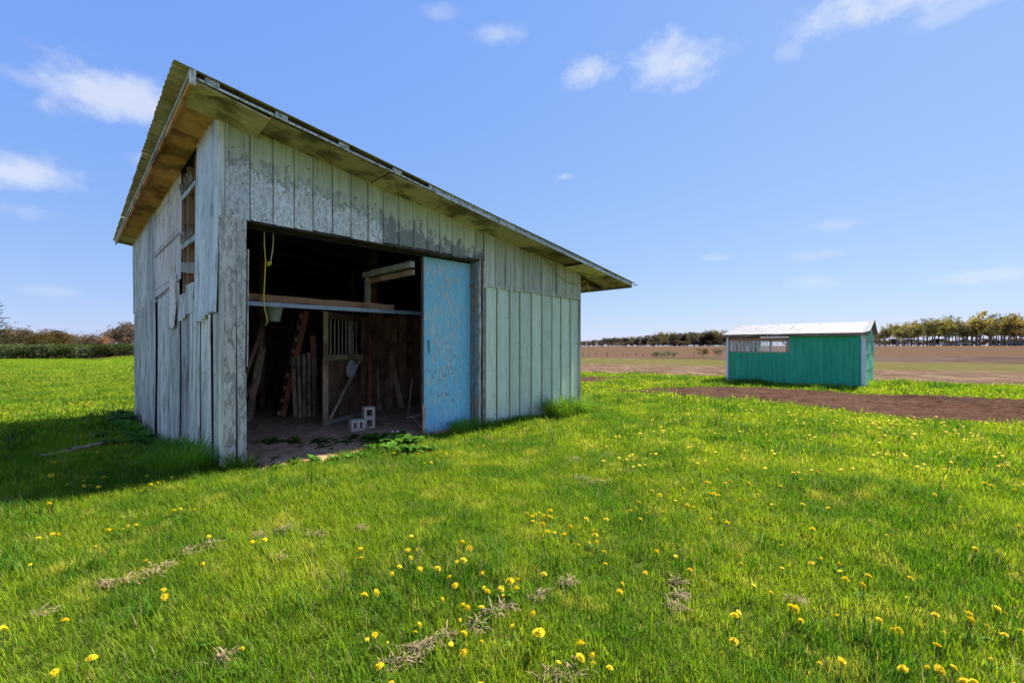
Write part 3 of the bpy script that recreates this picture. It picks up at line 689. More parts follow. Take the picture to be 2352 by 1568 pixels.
# ------------------------------------------------------------------ things kept in the shed
def put(o): return o
def at_w(pts): return [W(*p) for p in pts]
def solo(mb, name, mat, label, cat, group=None, smooth=False):
    """a one-mesh thing with its origin at its base"""
    v = np.array([tuple(p) for p in mb.v]); c = v.mean(0); c[2] = v[:, 2].min()
    mb.v = [tuple(p) for p in (v-c)]
    o = mb.build(name, mat, None, smooth); o.location = c; return tag(o, label, cat, group)
# red ladder seen almost edge on
lad = thing('ladder', 'old red wooden ladder leaning against the dark inner wall', 'ladder', W(1.84, 3.8))
inv = lambda p: W(*p)-W(1.84, 3.8)
p0, p1 = (1.9, 3.75, .02), (2.55, 4.2, 2.3); q0, q1 = (1.95, 4.15, .02), (2.58, 4.6, 2.3)
MB().beam(inv(p0), inv(p1), .035, .11, (.7, .7, 0), 8, .005).build('rail', M['red_wood'], lad)
MB().beam(inv(q0), inv(q1), .035, .09, (.7, .7, 0), 8, .005).build('rail', M['dark_wood'], lad)
for k in range(9):
    t = .03+k*.115; f = lambda s, e: tuple(s[i]+(e[i]-s[i])*t for i in range(3))
    e_ = f(p0, p1); e_ = (e_[0]-.10, e_[1]+.03, e_[2]); MB().beam(inv(f(q0, q1)), inv(e_), .03, .07, (0,0,1), 1).add(*(lambda m: (m.v, m.f))(MB().beam(inv(e_), inv((e_[0]+.09, e_[1]-.02, e_[2])), .03, .07))).build('rung', M['tan_wood'], lad)
# loose planks leaning beside the stall door
names = ('wide grey plank, leftmost of those leaning behind the stall door', 'narrow tan-edged plank second from the ladder', 'dark plank in the middle of the leaning planks', 'plank with a pale split edge, second from the stall door', 'pale plank leaning right beside the stall door')
for k in range(5):
    a = 2.02+k*.085; b = 3.35-.02*k
    solo(MB().beam(W(a, b, .02), W(a+.1+.02*k, b+.45, 1.28+.03*k), .075-.01*(k % 2), .025, (.7, -.7, .1), 6, .005), 'plank', M['grey_plank'] if k % 2 == 0 else M['tan_wood' if k == 1 else 'grey_plank'], names[k], 'plank', 'planks leaning in the shed')
for k, (b0, z1, a1, lab) in enumerate(((1.7, 1.75, .95, 'long dark pole leaning highest by the door post'), (1.95, 1.45, .8, 'thin dark pole leaning beside the long pole'), (1.45, 1.2, .62, 'short dark stake leaning low by the door post'), (2.3, 1.0, 1.1, 'bent grey stake leaning in the dark corner'))):
    solo(MB().beam(W(.33+.05*k, b0, .01), W(a1+.15, b0+.7, z1), .05, .04, (0,0,1), 5, .006), 'pole', M['dark_wood'] if k < 2 else M['grey_plank'], lab, 'pole')
# more old boards propped in the dark at the back
for k, (a, b, z1, lean, mt, lab) in enumerate(((3.62, 3.26, 2.0, .12, 'red_wood', 'tall reddish board propped against the partition beyond the stall door'), (3.86, 3.24, 1.55, -.1, 'grey_plank', 'short grey board propped beside the tall reddish board'), (4.1, 3.2, 1.9, .2, 'stud', 'rust-brown board leaning over against the partition'),
        (4.45, 3.22, 1.3, -.25, 'grey_plank', 'stubby pale board slanting low against the partition'), (1.45, 4.4, 1.9, .25, 'stud', 'rust-brown board leaning behind the ladder'), (1.2, 3.6, 1.5, .3, 'grey_plank', 'grey board leaning low between the poles and the ladder'), (2.55, 3.6, 1.75, -.05, 'stud', 'rust-brown board standing behind the leaning planks'))):
    solo(MB().beam(W(a, b, .01), W(a+lean, b+.1, z1), .12, .025, (.7, -.7, 0), 6, .006), 'plank', M[mt], lab, 'plank', 'boards propped in the shed')
# stall door standing ajar
A0, A1 = W(2.05, 1.98), W(3.35, 2.92); dv = (A1-A0); sw = dv.length; srz = math.atan2(dv.y, dv.x)
st = thing('stall_door', 'dark plank stall door with a barred opening standing ajar in the shed', 'door', A0, srz)
for k in range(9):
    x0 = .0+k*sw/9; MB().box((x0, 0, .03), (x0+sw/9-.006, .03, 1.30+.012*(k % 2))).build('plank', M['dark_wood'], st)
MB().box((0, -.022, .02), (.13, -.001, 2.16)).build('stile', M['grey_plank'], st)
MB().box((sw-.13, -.022, .02), (sw, -.001, 2.16)).build('stile', M['dark_wood'], st)
MB().box((.131, -.022, 1.24), (sw-.131, -.001, 1.34)).build('rail', M['grey_plank'], st)
MB().box((.131, -.022, 2.04), (sw-.131, -.001, 2.16)).build('rail', M['dark_wood'], st)
MB().box((.131, -.024, .02), (sw-.131, -.001, .09)).build('rail', M['pale_wood'], st)
for k in range(8): MB().tube([(.26+.14*k, .01, 1.34), (.26+.14*k, .01, 2.05)], .011, 6).build('bar', M['tan_wood'] if k % 2 else M['pale_wood'], st)
for k in range(2): MB().box((.98+.11*k, .032, 1.34), (1.06+.11*k, .05, 2.04)).build('slat', M['pale_wood'], st)
MB().beam((.14, -.05, .12), (1.3, -.05, 1.22), .02, .045, (0,1,0), 8, .003).build('brace', M['tan_wood'], st)
# coil of pale wire hung on the stall door
mb = MB(); cc = A0+dv*.52+Vector((0, 0, 1.05))+Vector((math.sin(srz), -math.cos(srz), 0))*.09; tx = dv.normalized()
for k in range(20):
    r1, r2, ph = random.uniform(.05, .19), random.uniform(.03, .14), random.uniform(-.7, .7); pts = []
    for i in range(25):
        t = 2*math.pi*i/24; x, z = r1*math.cos(t), r2*math.sin(t)+.02*math.sin(3*t+k)
        pts.append(cc+tx*(x*math.cos(ph)-z*math.sin(ph))+Vector((0, 0, x*math.sin(ph)+z*math.cos(ph)))+Vector((math.sin(srz), -math.cos(srz), 0))*random.uniform(-.01, .03))
    mb.tube(pts, .005, 4)
mb.tube([cc+Vector((0, 0, .11)), cc+Vector((0, 0, .2))], .006, 5)
solo(mb, 'wire_coil', M['white_cable'], 'tangled coil of white cord hanging on the stall door', 'cord')
# concrete blocks
def block(name, loc, rz, dims, hole_axis, label):
    """hollow block: outer shell with two square cores seen through its face"""
    L, Wd, Ht = dims; r = thing(name, label, 'concrete block', loc, rz)
    mb = MB(); t = .045
    mb.box((0, 0, 0), (L, Wd, t)); mb.box((0, 0, Ht-t), (L, Wd, Ht)); mb.box((0, 0, t), (t, Wd, Ht-t)); mb.box((L-t, 0, t), (L, Wd, Ht-t))
    if Ht > L: mb.box((t, 0, Ht/2-.032), (L-t, Wd, Ht/2+.032))
    else: mb.box((L/2-.03, 0, t), (L/2+.03, Wd, Ht-t))
    mb.build('shell', M['block'], r)
    b2 = MB(); b2.box((-.004, .02, .0), (.0, Wd-.02, Ht*.98)) ; b2.build('end_face', M['block'], r)
    return r
block('concrete_block', W(2.47, 1.18, .0), SHED_RZ-.25, (.19, .19, .40), 1, 'hollow concrete block standing on end on the shed floor')
block('concrete_block', W(2.20, 1.12, .0), SHED_RZ-.15, (.24, .19, .20), 1, 'shorter concrete block lying in front of the upright block')
# yellow cords hanging in the doorway
def hang(pts, r=.009): return MB().tube(at_w(pts), r, 6)
ca = lambda u, v, b=.30: None
def doorpt(u, v, b):
    d = Vector(((u-C_U)/F_PX, 1, (H_V-v)/F_PX)); o = O+EY*b; t = o.dot(EY)/Vector((d.x, d.y, 0)).dot(EY); return Vector((0, 0, EYE))+d*t
solo(MB().tube([doorpt(u, v, .22) for u, v in ((607, 524), (607, 560), (610, 600), (608, 640), (606, 680), (607, 705), (612, 725), (614, 740), (609, 747))], .0085, 6), 'extension_cord', M['yellow_cord'], 'longer bright yellow cord hanging in the open doorway', 'cord', None, True)
pc = thing('extension_cord', 'short faded yellow cord with a plug hanging in the doorway', 'cord', doorpt(620, 610, .24))
ol = pc.location.copy()
MB().tube([doorpt(u, v, .24)-ol for u, v in ((627, 528), (628, 550), (626, 575), (623, 592), (621, 600))], .0085, 6).build('cable', M['pale_cord'], pc, True)
pp = MB(); c = doorpt(619, 604, .24)-ol; pp.box(tuple(c+Vector((-.022, -.018, -.022))), tuple(c+Vector((.022, .018, .02)))); pp.box(tuple(c+Vector((-.03, -.012, -.04))), tuple(c+Vector((.004, .012, -.018)))); pp.build('plug', M['yellow_cord'], pc)
# lamp hood / bucket hanging behind the rail
bk = MB(); V = []
for r_, z_ in ((.085, 0), (.13, .24)):
    for k in range(14): V.append((r_*math.cos(k*math.pi/7), r_*math.sin(k*math.pi/7), z_))
bk.add(V, [(k, (k+1) % 14, 14+(k+1) % 14, 14+k) for k in range(14)]+[tuple(range(13, -1, -1))])
b_ = bk.build('bucket', M['bucket'], None, True); b_.location = W(.98, 1.25, 1.90); tag(b_, 'dusty pale bucket hanging under the cross rail', 'bucket')
MB().tube([(math.cos(t)*.128, 0, .24+.1*math.sin(t)) for t in np.linspace(0, math.pi, 9)], .005, 5).build('handle', M['black_iron'], b_)
# crushed drink can, sticks, dry stalks
cl = W(2.62, .36, 0); cl.z = H(cl.x, cl.y)+.045
can = thing('drink_can', 'crushed red and white drink can lying among the doorway weeds', 'can', cl, .4)
def cyl(r, x0, x1, squash=.75, n=12):
    V = [(x, r*math.cos(2*math.pi*k/n)*(1 if x > .02 else .9), r*squash*math.sin(2*math.pi*k/n)) for x in (x0, (x0+x1)/2, x1) for k in range(n)]
    return MB().add(V, [(j*n+k, j*n+(k+1) % n, (j+1)*n+(k+1) % n, (j+1)*n+k) for j in range(2) for k in range(n)]+[tuple(range(n-1, -1, -1)), tuple(2*n+k for k in range(n))])
cyl(.033, -.06, .06).build('body', M['can_white'], can); cyl(.0345, -.03, .025).build('band', M['can_red'], can)
solo(MB().beam(W(4.0, 2.2, .02), W(4.35, 2.6, .75), .03, .03, (0,0,1), 4, .004), 'stick', M['tan_wood'], 'reddish stick leaning in the dark beyond the door', 'stick')
solo(MB().beam(W(3.4, 1.3, .10), W(4.0, 1.25, .16), .03, .025, (0,0,1), 4, .004), 'stick', M['pale_wood'], 'pale stick lying low beside the blue door', 'stick')
mb = MB(); s0 = W(2.95, -.25, 0); s0.z = H(s0.x, s0.y)
mb.tube([s0, s0+Vector((-.12, .1, .1)), s0+Vector((-.3, .3, .22)), s0+Vector((-.48, .46, .36))], [.006, .006, .005, .003], 5)
mb.tube([s0+Vector((-.12, .1, .1)), s0+Vector((.02, .2, .22)), s0+Vector((.16, .25, .36))], [.005, .004, .003], 5)
solo(mb, 'dry_stalk', M['tan_wood'], 'forked dry stalk sprawling in front of the doorway', 'stalk')
# loose wire under the eaves at the low end
def soffpt(u, v, b): return doorpt(u, v, b)
solo(MB().tube([doorpt(u, v, -.09) for u, v in ((1248, 592), (1262, 603), (1272, 618), (1284, 633), (1300, 646), (1320, 652), (1334, 650), (1343, 645), (1350, 649), (1353, 658), (1353.5, 669))], .009, 6), 'cable', M['ochre_cord'], 'loose yellow cable sagging along the eaves at the low end', 'cable', None, True)

# ------------------------------------------------------------------ green field shed
GL = Vector((9.14, 19.47, 0)); GRZ = math.atan2(-.653, .757); GL.z = -.02
gs = thing('field_shed', 'small green steel field shed with white corner posts and a white roof', 'shed', GL, GRZ)
GW, GD, GE = 4.7, 6.0, 1.93
def gpanel(x0, x1, z0, z1, y=0.0, mat='green_wall', rib=.009):
    V = []; prof = [(x0, 0), (x0+.008, -rib), (x0+.03, -rib), (x0+.038, 0), (x1+.004, .002)]; n = len(prof)
    for z in (z0, (z0+z1)/2, z1): V += [(x, y+b+random.uniform(-.003, .003), z) for x, b in prof]
    return MB().add(V, [(k*n+i, k*n+i+1, (k+1)*n+i+1, (k+1)*n+i) for k in range(2) for i in range(n-1)]).build('siding_panel', M[mat], gs)
xs = np.linspace(.10, 4.56, 21)
for i in range(20):
    gpanel(xs[i], xs[i+1], -.05, 1.29 if xs[i+1] < 2.42 else 1.95)
for x0, x1 in ((0, .085), (4.575, 4.7)): MB().box((x0, -.03, -.04), (x1, .08, 1.94)).build('corner_post', M['white_paint'], gs)
# gable side with three dented steel courses
zc = [-.05, .62, 1.22, 1.72, 2.05]
for k in range(4):
    V = []; n = 24
    for z in (zc[k], (zc[k]+zc[k+1])/2, zc[k+1]-.012):
        for i in range(n+1):
            y = .085+(GD-.1)*i/n; V.append((GW-.01+.02*math.sin(y*1.7+k*2)*(1 if z != zc[k] else .4)+.006*math.sin(y*27), y, z))
    MB().add(V, [(r*(n+1)+i, r*(n+1)+i+1, (r+1)*(n+1)+i+1, (r+1)*(n+1)+i) for r in range(2) for i in range(n)]).build('gable_panel', M['green_wall'], gs)
def grz(y): return 2.03+(.50/3.0)*(y if y <= 3 else 6-y)
for x in (GW-.03, .03):
    MB().add([(x, 0, 1.95), (x, 3, grz(3)-.03), (x, GD, 1.95), (x+.02, 0, 1.95), (x+.02, 3, grz(3)-.03), (x+.02, GD, 1.95)], [(0, 1, 2), (5, 4, 3), (0, 3, 4, 1), (1, 4, 5, 2), (2, 5, 3, 0)]).build('gable', M['green_wall'], gs)
MB().box((0, .085, -.05), (.03, GD, 1.95)).build('side_wall', M['green_wall'], gs)
MB().box((.03, GD-.03, -.05), (GW-.03, GD, .9)).build('rear_wall', M['green_wall'], gs)
MB().box((.03, GD-.03, 1.78), (GW-.03, GD, 1.95)).build('rear_wall', M['green_wall'], gs)
MB().box((1.25, GD-.03, .9), (GW-.03, GD, 1.78)).build('rear_wall', M['grey_plank'], gs)
for x in (.45, 1.2, 2.3, 3.6, 4.5): MB().box((x, GD-.14, 0), (x+.1, GD-.04, 1.9)).build('rear_post', M['grey_plank'], gs)
for i in range(5):
    x = .10+i*.14; MB().box((x, .10, 1.22), (x+.13, .125, 1.92)).build('inner_board', M['grey_plank'], gs)
MB().beam((.1, .03, 1.30), (2.36, .03, 1.29), .05, .05, (0,0,1), 14, .006).build('window_sill', M['grey_plank'], gs)
MB().beam((.1, .03, 1.83), (2.36, .03, 1.83), .05, .11, (0,0,1), 8, .003).build('window_head', M['stud'], gs)
MB().beam((2.33, .03, 1.29), (2.33, .03, 1.9), .06, .05, (0,1,0), 3, .003).build('window_jamb', M['stud'], gs)
MB().beam((2.0, .06, 1.80), (2.32, .06, 1.46), .05, .05, (0,1,0)).build('brace', M['stud'], gs)
MB().beam((1.18, .3, 1.78), (1.02, .3, 1.55), .05, .05, (0,1,0)).build('brace', M['grey_plank'], gs)
MB().box((1.05, .28, .0), (1.13, .36, 1.93)).build('inner_post', M['grey_plank'], gs)
def mk_clear():
    m, N = new_mat('cloudy_plastic', .35, 0, .4)
    N.put(N.p.inputs['Base Color'], (.80, .74, .66))
    t = N.node('ShaderNodeBsdfTransparent'); mx = N.node('ShaderNodeMixShader')
    n = N.noise(N.scalev(N.co, (9, 9, .6)), 2.5, 4, .6); N.put(mx.inputs[0], N.math('ADD', .22, N.math('MULTIPLY', N.smooth(n, .40, .62), .6)))
    N.l.new(t.outputs[0], mx.inputs[1]); N.l.new(N.p.outputs[0], mx.inputs[2]); N.l.new(mx.outputs[0], N.out.inputs[0]); return m
M['clear'] = mk_clear()
V = []; n = 60
for z in (1.31, 1.80): V += [(.12+2.2*i/n, .02+.006*math.sin(i*1.2), z) for i in range(n+1)]
MB().add(V, [(i, i+1, n+2+i, n+1+i) for i in range(n)]).build('window_pane', M['clear'], gs)
MB().beam((-.17, -.13, 1.975), (4.82, -.13, 1.985), .03, .10, (0,0,1), 12, .004).build('fascia_board', M['fascia_far'], gs)
for i in range(11):
    x0 = -.18+i*.456; x1 = x0+.462; V = []; prof = [(x0, 0), (x0+.01, .016), (x0+.04, .016), (x0+.05, 0), (x0+.23, 0), (x0+.24, .012), (x0+.26, .012), (x0+.27, 0), (x1, 0)]; n = len(prof)
    lift = .0 if i < 10 else .03
    for y in (-.16, 1.5, 3.0, 4.5, 6.16): V += [(x, y, grz(y)+z+.012+lift*max(0, (x-4.5)/.36)**2*(1 if y < 3.2 else .3)*3) for x, z in prof]
    MB().add(V, [(k*n+j, k*n+j+1, (k+1)*n+j+1, (k+1)*n+j) for k in range(4) for j in range(n-1)]).build('roof_sheet', M['roof_far'], gs)
MB().beam((4.80, -.14, 2.0), (4.80, 3.0, grz(3)-.03), .03, .09, (0,0,1), 4, .003).build('rake_board', M['fascia_far'], gs)
MB().beam((-.15, -.14, 1.99), (-.15, 3.0, grz(3)-.03), .03, .09, (0,0,1), 4, .003).build('rake_board', M['fascia_far'], gs)

# ------------------------------------------------------------------ grass
def in_shed(a, b, m=0.0): return (a > -m) & (a < LEN+m) & (b > -m) & (b < DEP+m)
def grass_ok(x, y):
    a, b = local(x, y)
    ok = ~in_shed(a, b, .03) & ~door_dirt(a, b)
    for pl in (bed, bed2): ok &= sd_poly(x, y, np.array(pl)) < .02+.12*np.sin(x*5)*np.sin(y*4)
    gx_, gy_ = x-GL.x, y-GL.y; lx = gx_*.757-gy_*.653; ly = gx_*.653+gy_*.757
    ok &= ~((lx > 0) & (lx < GW) & (ly > 0) & (ly < GD))
    n = .5*x+.865*y; ok &= (n < 24.6) | (x < -11)
    return ok
tufts = bpy.data.collections.new('grass_tufts')          # building blocks only, not linked to the scene
def tuft(i, nb, rad, L, wd, mat, lean=.9, segs=3):
    mb = MB(); cols = []
    for k in range(nb):
        r_ = rad*math.sqrt(random.random()); t = random.uniform(0, 6.283); n0 = len(mb.v)
        mb.blade((r_*math.cos(t), r_*math.sin(t), -.005), random.uniform(0, 6.283), random.uniform(*L)*(1 if random.random() > .12 else 1.35), random.uniform(*wd), random.uniform(.1, lean*1.5), segs)
        cols += [random.random()]*(len(mb.v)-n0)
    me = mb.mesh('tuft', mat); set_attr(me, 'bc', cols); o = bpy.data.objects.new('tuft_%02d' % i, me); tufts.objects.link(o)
M['clover'] = foliage('clover_leaf', (.06, .14, .010), (.10, .19, .014), None, .35, 1.2, rndmix=.4, spec=.03)
M['dead'] = foliage('dead_blade', (.30, .23, .10), (.40, .32, .15), None, .3, 1.2)
M['dark_grass'] = foliage('lush_blade', (.05, .145, .010), (.09, .20, .014), None, .4, 1.5, attr=True)
for i in range(8): tuft(i, 36, .082, (.036, .088), (.003, .0052), M['grass'])
for i in range(8, 12): tuft(i, 34, .17, (.05, .105), (.007, .011), M['grass'], segs=2)
for i in range(12, 15): tuft(i, 40, .42, (.06, .11), (.016, .026), M['grass'], segs=2)
for i in range(15, 18): tuft(i, 46, .10, (.08, .15), (.0045, .007), M['dark_grass'])
for i in range(18, 20): tuft(i, 16, .09, (.05, .11), (.003, .005), M['dead'], 1.3)
def rosette(i, n, L, wd):
    mb = MB()
    for k in range(n):
        t = 6.283*k/n+random.uniform(-.3, .3); l = L*random.uniform(.6, 1.1); dx, dy = math.cos(t), math.sin(t); z = .012; r0 = 0.0; V = []
        for q_, w_ in ((0, .2), (.3, .6), (.6, 1.0), (.85, .75), (1, .05)):
            V += [(dx*l*q_-dy*wd*w_, dy*l*q_+dx*wd*w_, .012+l*.75*q_-l*.5*q_*q_), (dx*l*q_+dy*wd*w_, dy*l*q_-dx*wd*w_, .012+l*.75*q_-l*.5*q_*q_)]
        mb.add(V, [(2*j, 2*j+1, 2*j+3, 2*j+2) for j in range(4)])
    tufts.objects.link(bpy.data.objects.new('tuft_%02d' % i, mb.mesh('rosette', M['clover'])))
rosette(20, 9, .10, .013); rosette(21, 14, .07, .012); rosette(22, 7, .13, .016)
def scatter(x0, x1, y0, y1, dens):
    st_ = dens**-.5; gx_, gy_ = np.meshgrid(np.arange(x0, x1, st_), np.arange(y0, y1, st_)); j = .62*st_
    return (gx_+rng.uniform(-j, j, gx_.shape)).ravel(), (gy_+rng.uniform(-j, j, gx_.shape)).ravel()
PX, PY, PI, PS = [], [], [], []
def put_grass(x, y, lo, hi, s0, s1):
    k = grass_ok(x, y); x, y = x[k], y[k]; PX.append(x); PY.append(y); PI.append(rng.integers(lo, hi, len(x)))
    big = .5+.5*np.sin(x*.9+1.3*np.sin(y*.7))*np.sin(y*1.1+.8*np.sin(x*.6)); fine = rng.uniform(s0, s1, len(x))
    PS.append(fine*(.88+.3*big))
def near_filter(x, y, r0, r1, side=1.25, pad=1.6):
    d = np.hypot(x, y); k = (d > r0) & (d < r1) & (np.abs(x) < side*y+pad) & (y > .4); return x[k], y[k]
x, y = scatter(-11, 11, .4, 8, 230); put_grass(*near_filter(x, y, 0, 7.2), 0, 8, .75, 1.25)
x, y = scatter(-17, 17, 2, 14, 50); put_grass(*near_filter(x, y, 6.6, 13.5), 8, 12, .8, 1.3)
x, y = scatter(-34, 30, 4, 28, 11); put_grass(*near_filter(x, y, 12.6, 31, 1.35), 12, 15, .8, 1.25)
x, y = scatter(-95, -12, 12, 74, 3.0); put_grass(*near_filter(x, y, 29, 110, 1.45), 12, 15, .9, 1.5)
def lumps(x, y, f, ph): return np.sin(f*x+ph+1.7*np.sin(f*.61*y))*np.sin(f*.93*y-ph+1.3*np.sin(f*.47*x))
x, y = scatter(-12, 12, .4, 10, 34); x, y = near_filter(x, y, 0, 9.5); k = lumps(x, y, 2.1, .4)+rng.normal(0, .35, len(x)) > .55; put_grass(x[k], y[k], 15, 18, .7, 1.2)
x, y = scatter(-12, 12, .4, 10, 16); x, y = near_filter(x, y, 0, 9.5); k = lumps(x, y, 1.6, 2.2)+rng.normal(0, .4, len(x)) > .5; put_grass(x[k], y[k], 18, 20, .7, 1.2)
x, y = scatter(-12, 12, .4, 10, 4); k = lumps(x, y, 1.3, 1.1)+rng.normal(0, .4, len(x)) > .3; put_grass(*near_filter(x[k], y[k], 0, 9.5), 20, 23, .4, .85)
x, y = scatter(-26, 26, 6, 26, 5); x, y = near_filter(x, y, 9, 26); k = lumps(x, y, .9, .4)+rng.normal(0, .35, len(x)) > .5; put_grass(x[k], y[k], 15, 18, 1.2, 2.2)
PX, PY, PI, PS = map(np.concatenate, (PX, PY, PI, PS))
def gn_scatter(name, X_, Y_, I_, S_, coll, label, cat):
    Z_ = hgt(X_, Y_); n = len(X_)
    me = bpy.data.meshes.new(name); me.vertices.add(n); me.vertices.foreach_set('co', np.stack([X_, Y_, Z_], -1).astype(np.float32).ravel())
    set_attr(me, 'sc', S_)
    at = me.attributes.new('idx', 'INT', 'POINT'); at.data.foreach_set('value', I_.astype(np.int32))
    rot = np.stack([rng.normal(0, .10, n), rng.normal(0, .10, n), rng.uniform(0, 6.283, n)], -1).astype(np.float32)
    at = me.attributes.new('rot', 'FLOAT_VECTOR', 'POINT'); at.data.foreach_set('vector', rot.ravel())
    o = link(name, me); tag(o, label, cat, kind='stuff')
    ng = bpy.data.node_groups.new(name, 'GeometryNodeTree')
    ng.interface.new_socket('Geometry', in_out='INPUT', socket_type='NodeSocketGeometry'); ng.interface.new_socket('Geometry', in_out='OUTPUT', socket_type='NodeSocketGeometry')
    gi = ng.nodes.new('NodeGroupInput'); go = ng.nodes.new('NodeGroupOutput')
    ci = ng.nodes.new('GeometryNodeCollectionInfo'); ci.inputs['Collection'].default_value = coll; ci.inputs['Separate Children'].default_value = True; ci.inputs['Reset Children'].default_value = True
    ip = ng.nodes.new('GeometryNodeInstanceOnPoints'); ip.inputs['Pick Instance'].default_value = True
    def na(t, nm):
        a = ng.nodes.new('GeometryNodeInputNamedAttribute'); a.data_type = t; a.inputs[0].default_value = nm; return a.outputs[0]
    e2r = ng.nodes.new('FunctionNodeEulerToRotation'); ng.links.new(na('FLOAT_VECTOR', 'rot'), e2r.inputs[0])
    L_ = ng.links.new
    L_(gi.outputs[0], ip.inputs['Points']); L_(ci.outputs[0], ip.inputs['Instance']); L_(na('INT', 'idx'), ip.inputs['Instance Index'])
    L_(e2r.outputs[0], ip.inputs['Rotation']); L_(na('FLOAT', 'sc'), ip.inputs['Scale']); L_(ip.outputs[0], go.inputs[0])
    md = o.modifiers.new('scatter', 'NODES'); md.node_group = ng; return o
gn_scatter('grass', PX, PY, PI, PS, tufts, 'short bright green mown grass of the lawn', 'grass')
print('grass', len(PX))

# clumps of long grass against the sheds
def long_clump(p, n, rad, L, label, squash=1.0, rz=0.0, mat='long_grass'):
    mb = MB(); cols = []
    for k in range(int(n*1.3)):
        r_ = rad*math.sqrt(random.random()); t = random.uniform(0, 6.283); n0 = len(mb.v)
        xx, yy = r_*math.cos(t), r_*math.sin(t)*squash
        mb.blade((xx, yy, -.02), t+random.uniform(-.8, .8), random.uniform(L*.55, L)*1.2, random.uniform(.008, .014), random.uniform(.6, 2.1), 5); cols += [random.random()*.9]*(len(mb.v)-n0)
    me = mb.mesh('long_grass_clump', M[mat]); set_attr(me, 'bc', cols)
    o = link('long_grass_clump', me); o.location = (p.x, p.y, H(p.x, p.y)); o.rotation_euler = (0, 0, rz); return tag(o, label, 'grass clump', 'long grass against the shed')
wl = lambda a, b: W(a, b)
long_clump(wl(-.34, .2), 330, .36, .46, 'thick drooping long grass at the shed corner below the door post', .8, SHED_RZ)
long_clump(wl(-.22, .95), 170, .28, .38, 'long grass clump along the side wall, second from the door post', .7, SHED_RZ+1.57)
long_clump(wl(-.2, 1.7), 130, .28, .34, 'long grass clump along the side wall, third from the door post', .6, SHED_RZ+1.57)
long_clump(wl(.16, -.22), 90, .2, .30, 'small grass clump right under the flaking door post', .7, SHED_RZ)
long_clump(wl(6.15, -.38), 420, .48, .52, 'large dark grass clump against the pale green wall', .6, SHED_RZ)
long_clump(wl(7.05, -.34), 320, .42, .46, 'dark grass clump at the low corner of the shed', .7, SHED_RZ)
long_clump(wl(3.75, -.12), 200, .34, .32, 'grass clump growing under the blue door', .5, SHED_RZ)
long_clump(wl(4.35, -.18), 70, .24, .24, 'thin grass clump between the blue door and the green wall', .5, SHED_RZ)
long_clump(wl(5.2, -.15), 60, .3, .2, 'low grass tuft at the foot of the pale green wall', .4, SHED_RZ)
long_clump(wl(-.22, 6.2), 110, .4, .45, 'rank grass at the far end of the side wall', .6, SHED_RZ+1.57)
gp = lambda lx, ly: Vector((GL.x+.757*lx+.653*ly, GL.y-.653*lx+.757*ly, 0))
for lx, L_, lab in ((.55, .22, 'low dark tuft at the field shed wall, leftmost'), (1.2, .26, 'dark tuft under the field shed window'), (1.75, .18, 'low tuft under the end of the field shed window'), (4.9, .4, 'tall tuft at the gable corner of the field shed')):
    o = long_clump(gp(lx, -.15 if lx < 4 else .6), 80, .28, L_, lab, .5, GRZ); o['group'] = 'tufts at the field shed'
# leafy weeds: rosettes of broad toothed leaves
def weed_mesh(n, L):
    mb = MB()
    for k in range(n):
        t = random.uniform(0, 6.283); l = random.uniform(.5, 1)*L; w_ = l*random.uniform(.13, .2); lift = random.uniform(.55, 1.35)
        dx, dy = math.cos(t), math.sin(t); V = []; segs = 5
        x = y = z = 0.0; ang = lift
        for i in range(segs+1):
            q_ = i/segs; wd = w_*math.sin(math.pi*min(1, .12+q_*.88))*(1.15 if i % 2 else .8); V += [(x-dy*wd, y+dx*wd, z), (x+dy*wd, y-dx*wd, z)]
            st_ = l/segs; x += dx*math.cos(ang)*st_; y += dy*math.cos(ang)*st_; z += math.sin(ang)*st_; ang -= .32
        mb.add(V, [(2*i, 2*i+1, 2*i+3, 2*i+2) for i in range(segs)])
    return mb.mesh('weed', M['weed'])
wm = [weed_mesh(26, .2) for _ in range(4)]+[weed_mesh(34, .3) for _ in range(3)]
def weed(p, i, s, label, group):
    o = link('weed', wm[i]); o.location = (p.x, p.y, H(p.x, p.y)+.005); o.scale = (s,)*3; o.rotation_euler = (0, 0, random.uniform(0, 6.28)); return tag(o, label, 'weed', group)
for i, (u, v, s) in enumerate(((598, 1025, .8), (622, 1022, .9), (655, 1020, .9), (680, 1018, .7), (760, 985, .9), (812, 1008, .8), (840, 1012, .9))):
    weed(G(u, v), i % 4, s*1.25, 'small dark green weed on the bare earth of the doorway', 'weeds on the doorway earth')
for i, (u, v, s) in enumerate(((870, 1018, 1.1), (895, 1025, 1.2), (915, 1015, 1.1), (935, 1028, 1.3), (955, 1022, 1.0), (900, 1042, 1.0), (925, 1046, .9), (862, 1036, .9), (948, 1043, .9), (985, 1040, .8))):
    weed(G(u, v), 4+i % 3, s*.92, 'leafy green weed in the thick patch beside the blue door', 'weeds beside the blue door')
for i, (u, v, s) in enumerate(((680, 1068, .7), (720, 1062, .8), (770, 1060, .8), (805, 1058, .7), (835, 1054, .8), (640, 1080, .6))):
    weed(G(u, v), i % 4, s*1.1, 'low weed on the edge between lawn and doorway earth', 'weeds on the edge of the lawn')
for i, (b, a, s) in enumerate(((5.0, -.3, 1.5), (5.6, -.35, 1.6), (6.3, -.3, 1.7), (7.2, -.4, 1.9), (8.2, -.35, 2.0), (9.2, -.4, 2.0), (4.2, -.35, 1.2), (3.4, -.4, 1.1), (6.0, -.9, 1.2), (4.8, -.8, 1.1))):
    weed(W(a, b), 4+i % 3, s*.95, 'dark leafy weed in the shade along the corrugated side wall', 'weeds along the side wall')
